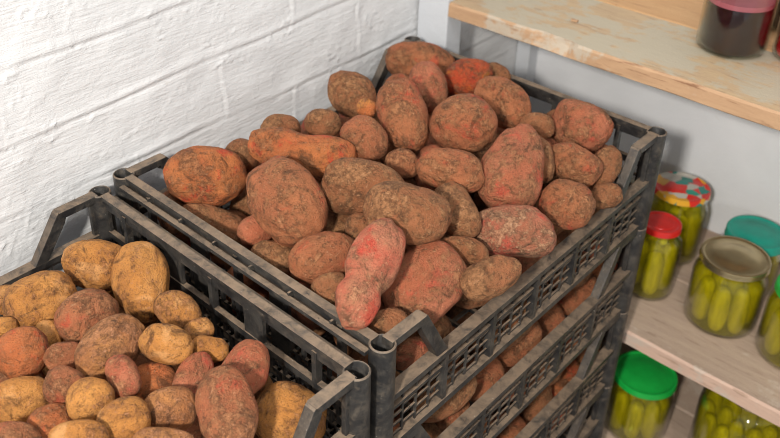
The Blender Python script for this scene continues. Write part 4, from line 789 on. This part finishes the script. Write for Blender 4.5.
    ('fC', (0.2761, 0.1699, -0.5304), (0.0389, 0.0256, 0.0238), ((-0.09, 0.931, -0.353), (-0.775, -0.288, -0.563)), '', 'plain', '', 3),
    ('fC', (0.2467, 0.053, -0.4603), (0.0389, 0.0245, 0.0228), ((-0.348, 0.018, 0.937), (-0.892, -0.315, -0.325)), '', 'plain', '', 3),
    ('fC', (0.3399, 0.2116, -0.5438), (0.036, 0.0261, 0.0243), ((-0.716, -0.593, 0.368), (0.641, -0.349, 0.684)), '', 'plain', '', 3),
    ('fC', (0.3637, 0.1194, -0.4889), (0.035, 0.0273, 0.0254), ((-0.032, -0.329, 0.944), (0.909, -0.403, -0.11)), '', 'plain', '', 3),
    ('fC', (0.2576, 0.3533, -0.5036), (0.0321, 0.0297, 0.0277), ((-0.893, 0.277, -0.356), (-0.398, -0.112, 0.911)), '', 'plain', '', 3),
    ('fC', (0.3028, 0.2571, -0.5406), (0.0324, 0.0285, 0.0265), ((-0.781, 0.617, 0.092), (-0.373, -0.344, -0.862)), '', 'plain', '', 3),
    ('fC', (0.3563, 0.0551, -0.4614), (0.0329, 0.0286, 0.0266), ((-0.175, -0.161, 0.971), (-0.93, -0.295, -0.217)), '', 'plain', '', 3),
    ('fC', (0.2658, 0.2876, -0.5026), (0.0405, 0.0264, 0.0246), ((-0.138, 0.239, -0.961), (0.697, -0.666, -0.266)), '', 'plain', '', 3),
    ('fC', (0.3298, 0.4375, -0.5426), (0.0346, 0.0246, 0.0229), ((-0.951, -0.224, 0.211), (0.293, -0.444, 0.847)), '', 'plain', '', 3),
    ('fC', (0.3075, 0.3712, -0.4704), (0.0324, 0.0247, 0.023), ((-0.656, 0.436, -0.616), (0.383, -0.51, -0.77)), '', 'plain', '', 3),
    ('fC', (0.3019, 0.4861, -0.4814), (0.0341, 0.0247, 0.023), ((-0.086, -0.006, -0.996), (0.716, -0.696, -0.057)), '', 'plain', '', 3),
    ('fC', (0.356, 0.4565, -0.4864), (0.0322, 0.0274, 0.0255), ((-0.667, 0.745, 0.023), (-0.744, -0.667, 0.032)), '', 'plain', '', 3),
    ('fC', (0.3682, 0.0973, -0.552), (0.0368, 0.0244, 0.0227), ((-0.124, 0.05, 0.991), (0.175, -0.982, 0.071)), '', 'plain', '', 3),
    ('fC', (0.257, 0.396, -0.4644), (0.0337, 0.0267, 0.0248), ((-0.529, -0.808, 0.262), (0.846, -0.526, 0.086)), '', 'plain', '', 3),
    ('fC', (0.3483, 0.174, -0.4617), (0.0367, 0.0242, 0.0225), ((-0.085, 0.683, 0.726), (-0.41, -0.688, 0.599)), '', 'plain', '', 3),
    ('fC', (0.2736, 0.4032, -0.5261), (0.0389, 0.0274, 0.0255), ((-0.65, 0.284, -0.705), (-0.725, 0.049, 0.687)), '', 'plain', '', 3),
    ('fC', (0.2504, 0.4805, -0.4895), (0.0311, 0.0285, 0.0265), ((-0.281, 0.615, 0.737), (-0.091, -0.781, 0.617)), '', 'plain', '', 3),
    ('fC', (0.2614, 0.0367, -0.5373), (0.0392, 0.0247, 0.023), ((-0.825, -0.127, 0.55), (-0.045, -0.956, -0.288)), '', 'plain', '', 3),
    ('fC', (0.3412, 0.1578, -0.5425), (0.0412, 0.0252, 0.0234), ((-0.425, -0.187, 0.886), (-0.349, -0.869, -0.351)), '', 'plain', '', 3),
    ('fC', (0.2553, 0.3207, -0.4543), (0.0329, 0.028, 0.026), ((-0.949, 0.115, -0.294), (-0.082, -0.989, -0.122)), '', 'plain', '', 3),
    ('fC', (0.3534, 0.0484, -0.5228), (0.0374, 0.0246, 0.0229), ((-0.304, 0.666, -0.681), (-0.952, -0.179, 0.25)), '', 'plain', '', 3),
    ('fC', (0.2863, 0.3332, -0.5535), (0.0426, 0.0282, 0.0263), ((-0.42, 0.73, -0.539), (-0.842, -0.535, -0.066)), '', 'plain', '', 3),
    ('fC', (0.3352, 0.2941, -0.4567), (0.0417, 0.0246, 0.0229), ((-0.333, 0.571, 0.751), (-0.939, -0.269, -0.212)), '', 'plain', '', 3),
    ('fC', (0.2459, 0.2465, -0.5416), (0.0335, 0.0279, 0.0259), ((-0.448, 0.124, 0.886), (-0.189, -0.981, 0.042)), '', 'plain', '', 3),
    ('fC', (0.3588, 0.3866, -0.4668), (0.0393, 0.0256, 0.0238), ((-0.405, -0.137, -0.904), (-0.45, -0.831, 0.328)), '', 'plain', '', 3),
    ('fC', (0.3616, 0.3388, -0.5542), (0.0316, 0.0274, 0.0255), ((-0.417, 0.341, 0.842), (-0.893, -0.325, -0.311)), '', 'plain', '', 3),
]
KG = {'B': 'red-skinned potatoes heaped in the upper crate', 'A': 'potatoes in the front left crate',
      'fB': 'potatoes deep in the upper crate', 'fA': 'potatoes deep in the front left crate'}
FL = {'fB': "shaded potato deep in a gap of the red heap in the upper crate",
      'fA': "shaded potato deep in a gap between the yellow potatoes of the front crate"}
def place(i, d):
    key, c, r, ax, kind, shape, lab, cr = d
    rnd = random.Random(i*7+3)
    if not kind:
        kind = rnd.choice(['brown', 'brown', 'redbrown', 'pink'] if key != 'fA' else ['tan', 'yellow', 'redbrown'])
    lvl = 5 if key in ('B', 'A') and max(r) > .03 else 4 if key in ('B', 'A', 'C') else 3
    me = potato_mesh(r, shape, i+11, lvl); me.materials.append(PM[kind])
    e1 = Vector(ax[0]).normalized(); e2 = Vector(ax[1]); e2 = (e2-e1*e2.dot(e1)).normalized(); e3 = e1.cross(e2)
    m = Matrix((e1, e2, e3)).transposed().to_4x4(); m.translation = Vector((c[0], c[1], c[2]+Z0))
    o = bpy.data.objects.new('potato', me); COL.objects.link(o); o.matrix_world = m
    if key in ('B', 'A'): tag(o, lab, 'potato', KG[key])
    elif key in FL: tag(o, FL[key], 'potato', KG[key])
    else:
        if lab: tag(o, lab, 'potato', 'potatoes in the lower crates')
        else: tag(o, "potato behind the lattice end wall of the %s" % {0: "heaped upper crate", 1: "second crate", 2: "third crate", 3: "fourth crate"}[cr], 'potato', 'potatoes behind the lattice of crate %s' % {0: 'one', 1: 'two', 2: 'three', 3: 'four'}[cr])
    return o
for i, d in enumerate(POTS): place(i, d)

# --------------------------------------------------------------------- jars
def jar_profile(R, Hh, nr, th=0.0):
    R -= th; nr -= th; z0 = th
    return [(0, z0), (R*.86, z0), (R*.97, z0+.004), (R, z0+.010), (R, Hh*.68), (R*.985, Hh*.73), (R*.93, Hh*.79), (nr*1.01+(R-nr)*.12, Hh*.845), (nr, Hh*.88), (nr, Hh*.975-th)]
def make_jar(loc, R, Hh, nr, lid_mat, label, cat='jar', group=None, fill='brine', fillz=.86, lid_h=.011):
    r = empty('pickle_jar' if fill == 'brine' else 'juice_jar', (loc[0], loc[1], Z0+loc[2]), label, cat, group)
    b = MB(); pr = jar_profile(R, Hh, nr); inn = jar_profile(R, Hh, nr, .0022); b.lathe(0, 0, pr+list(reversed(inn)), 56)
    link('glass_body', b.mesh('glass_body', smooth=True), M_GLASS, r)
    pin = [p for p in jar_profile(R, Hh, nr, .0029) if p[1] <= Hh*fillz]
    rt = pin[-1][0]*.985; pin += [(rt, Hh*fillz), (0, Hh*fillz)]
    b = MB(); b.lathe(0, 0, pin, 48)
    link({'brine': 'brine'}.get(fill, 'juice'), b.mesh('liquid', smooth=True), {'brine': M_BRINE, 'juice': M_JUICE, 'red': M_REDJ}[fill], r)
    if fill == 'juice':
        b = MB(); b.lathe(0, 0, [(0, Hh*fillz+.0004), (rt, Hh*fillz+.0004), (rt, Hh*fillz+.007), (0, Hh*fillz+.008)], 40)
        link('foam', b.mesh('foam', smooth=True), M_FOAM, r)
    lr = nr+.0028; zt = Hh
    b = MB()
    prof = [(lr-.0012, zt-lid_h), (lr, zt-lid_h+.0008), (lr+.0006, zt-lid_h+.002), (lr, zt-lid_h+.0035), (lr, zt-.0022), (lr-.0006, zt-.0006), (lr-.0022, zt), (lr-.0045, zt-.0002), (lr-.0060, zt-.0014), (lr*.62, zt-.0014), (lr*.60, zt-.0008), (lr*.2, zt-.0008), (0, zt-.0008),
            (0, zt-.0020), (lr-.007, zt-.0024), (lr-.0014, zt-.0026), (lr-.0016, zt-lid_h)]
    b.lathe(0, 0, prof, 64); link('lid', b.mesh('lid', smooth=True), lid_mat, r)
    return r
def cucumber_mesh(ln, rad, seed):
    V, Fc = ico(3); rnd = random.Random(seed); bend = rnd.uniform(-.1, .1); off = Vector((seed*.9, seed*.3, 0)); vs = []
    for v in V:
        q = (abs(v.z)**3.2+(v.x**2+v.y**2)**1.6)**(1/3.2); p = v/q
        s = 1+.05*noise.noise(p*3+off)+.03*noise.noise(Vector((v.x*5, v.y*5, v.z*2))+off)
        vs.append((p.x*rad*s+bend*rad*(p.z**2)*1.6, p.y*rad*s, p.z*ln/2))
    me = bpy.data.meshes.new('cucumber'); me.from_pydata(vs, [], Fc); me.update()
    for p in me.polygons: p.use_smooth = True
    me.materials.append(M_CUKE); return me
CK = [cucumber_mesh(.078, .0134, 3), cucumber_mesh(.074, .0138, 5), cucumber_mesh(.082, .0130, 9)]
CKS = cucumber_mesh(.040, .0125, 21); CKS.materials.clear(); CKS.materials.append(M_CUKE2)
def pickles(jar, R, Hh, which, rot=0.0, top=True):
    rnd = random.Random(len(which)+int(R*1e5)); x0, y0, z0 = jar.location
    grp = "cucumbers in the %s" % which; lab = "whole pickled cucumber standing upright in the %s" % which
    rr = R-.0029-.0138; k = int(2*math.pi*rr/.0262); hh = Hh*.70
    for ring, (rad, cnt) in enumerate(((rr, k), (rr-.026, max(1, int(2*math.pi*max(.001, rr-.026)/.0275))))):
        if rad < .006: rad = 0.0
        for i in range(cnt):
            a = rot+2*math.pi*i/cnt
            me = CK[rnd.randrange(3)]; sc = hh*.96/.082
            o = bpy.data.objects.new('pickled_cucumber', me); COL.objects.link(o)
            zc = z0+.0035+.041*sc+rnd.uniform(0, .004)
            o.location = (x0+rad*math.cos(a), y0+rad*math.sin(a), zc); o.scale = (1, 1, sc*(1 if me is CK[2] else 1.02))
            o.rotation_euler = (rnd.uniform(-.03, .03), rnd.uniform(-.03, .03), a)
            tag(o, lab, 'pickled cucumber', grp)
    if top:
        for i in range(2):
            o = bpy.data.objects.new('pickle_slice', CKS); COL.objects.link(o)
            o.location = (x0+(-.013+.026*i)*(R/.045), y0-.006, z0+Hh*.70+.014); o.rotation_euler = (math.pi/2, .15, .9-.5*i)
            o.scale = (.62*R/.045,)*3
            tag(o, "pale pickle piece lying on top inside the %s, %s" % (which, ("left one", "right one")[i]), 'pickle piece', grp)

j = make_jar((.486,.690,-.367), .0525, .120, .0460, M_GOLD, "wide pickle jar with a brassy tin lid in the middle of the shelf"); pickles(j, .0525, .120, "brass-lidded jar", .2)
j = make_jar((.374,.678,-.367), .0370, .130, .0272, M_REDLID, "small pickle jar with a red lid beside the crates"); pickles(j, .0370, .130, "red-lidded jar", .5)
j = make_jar((.352,.792,-.367), .0480, .130, .0420, M_FLORAL, "pickle jar with a red, green and white flower-printed lid"); pickles(j, .0480, .130, "flower-lidded jar")
j = make_jar((.478,.800,-.367), .0465, .100, .0420, M_TEAL, "pickle jar with a teal lid behind the brass-lidded one", lid_h=.016); pickles(j, .0465, .100, "teal-lidded jar")
j = make_jar((.597,.690,-.367), .0525, .120, .0460, M_GREEN, "pickle jar at the right edge of the photo with a sliver of green lid"); pickles(j, .0525, .120, "jar at the right edge", .1)
j = make_jar((.414,.645,-.620), .0520, .120, .0475, M_GREEN, "pickle jar with a scratched bright green lid on the lowest shelf"); pickles(j, .0520, .120, "green-lidded jar", .3, top=False)
j = make_jar((.575,.665,-.620), .0750, .190, .0480, M_GOLD, "large pickle jar with bright glints at the bottom edge of the photo"); pickles(j, .0750, .190, "large jar on the lowest shelf", top=False)
make_jar((.403,.702,.055), .0450, .125, .0360, M_GOLD, "jar of dark berry juice with pink foam, standing on the upper shelf", fill='juice', fillz=.54)
make_jar((.436,.835,.055), .0430, .125, .0360, M_GOLD, "dark juice jar at the right edge behind the foamy one on the upper shelf", fill='juice', fillz=.75)
make_jar((.489,.737,.055), .0420, .125, .0360, M_GOLD, "jar of bright red compote cut off by the right edge on the upper shelf", fill='red', fillz=.8)


# ------------------------------------------------------------ light, camera
def area(name, loc, target, size, power, col):
    l = bpy.data.lights.new(name, 'AREA'); l.shape = 'DISK'; l.size = size; l.energy = power; l.color = col
    o = bpy.data.objects.new(name, l); COL.objects.link(o); o.location = loc
    o.rotation_euler = (Vector(target)-Vector(loc)).to_track_quat('-Z', 'Y').to_euler(); return o
area('room_lamp', (.86, -1.12, Z0+.92), (.2, .3, Z0-.05), .11, 33, (1, .94, .86))
area('side_fill', (1.60, -.75, Z0+.60), (.1, .3, Z0-.05), .08, 4, (1, .95, .88))  # weak fill light added from the right, no real source known there
area('overhead_fill', (.9, -.3, 2.25), (.3, .3, Z0), .5, 6, (1, .97, .93))  # added soft fill from above to lift the shade, not a known fixture
w = bpy.data.worlds.new('world'); S.world = w; w.use_nodes = True
bg = w.node_tree.nodes['Background']; bg.inputs[0].default_value = (.93, .96, 1, 1); bg.inputs[1].default_value = .50

CP = (.7814, -.4510, .5624+Z0); yaw, pit, rol = -.7533, .5306, .0071; F = 890.8; PX, PY = 350.12, 133.0
fw = Vector((math.sin(yaw)*math.cos(pit), math.cos(yaw)*math.cos(pit), -math.sin(pit)))
r0 = Vector((math.cos(yaw), -math.sin(yaw), 0)); u0 = r0.cross(fw)
rx = r0*math.cos(rol)+u0*math.sin(rol); ux = -r0*math.sin(rol)+u0*math.cos(rol)
cam = bpy.data.cameras.new('camera'); co = bpy.data.objects.new('camera', cam); COL.objects.link(co); S.camera = co
m = Matrix((rx, ux, -fw)).transposed().to_4x4(); m.translation = Vector(CP); co.matrix_world = m
cam.sensor_fit = 'HORIZONTAL'; cam.sensor_width = 36; cam.lens = F/780*36
cam.shift_x = (390-PX)/780; cam.shift_y = (PY-219)/780; cam.clip_start = .02
cam.dof.use_dof = True; cam.dof.focus_distance = .87; cam.dof.aperture_fstop = 7.0
S.view_settings.view_transform = 'Standard'; S.view_settings.look = 'None'; S.view_settings.gamma = 1
S.view_settings.use_curve_mapping = False; S.view_settings.exposure = 0.0
S.cycles.use_denoising = True; S.cycles.denoising_prefilter = 'ACCURATE'; S.cycles.filter_width = .85; S.cycles.transparent_max_bounces = 16; S.cycles.max_bounces = 10
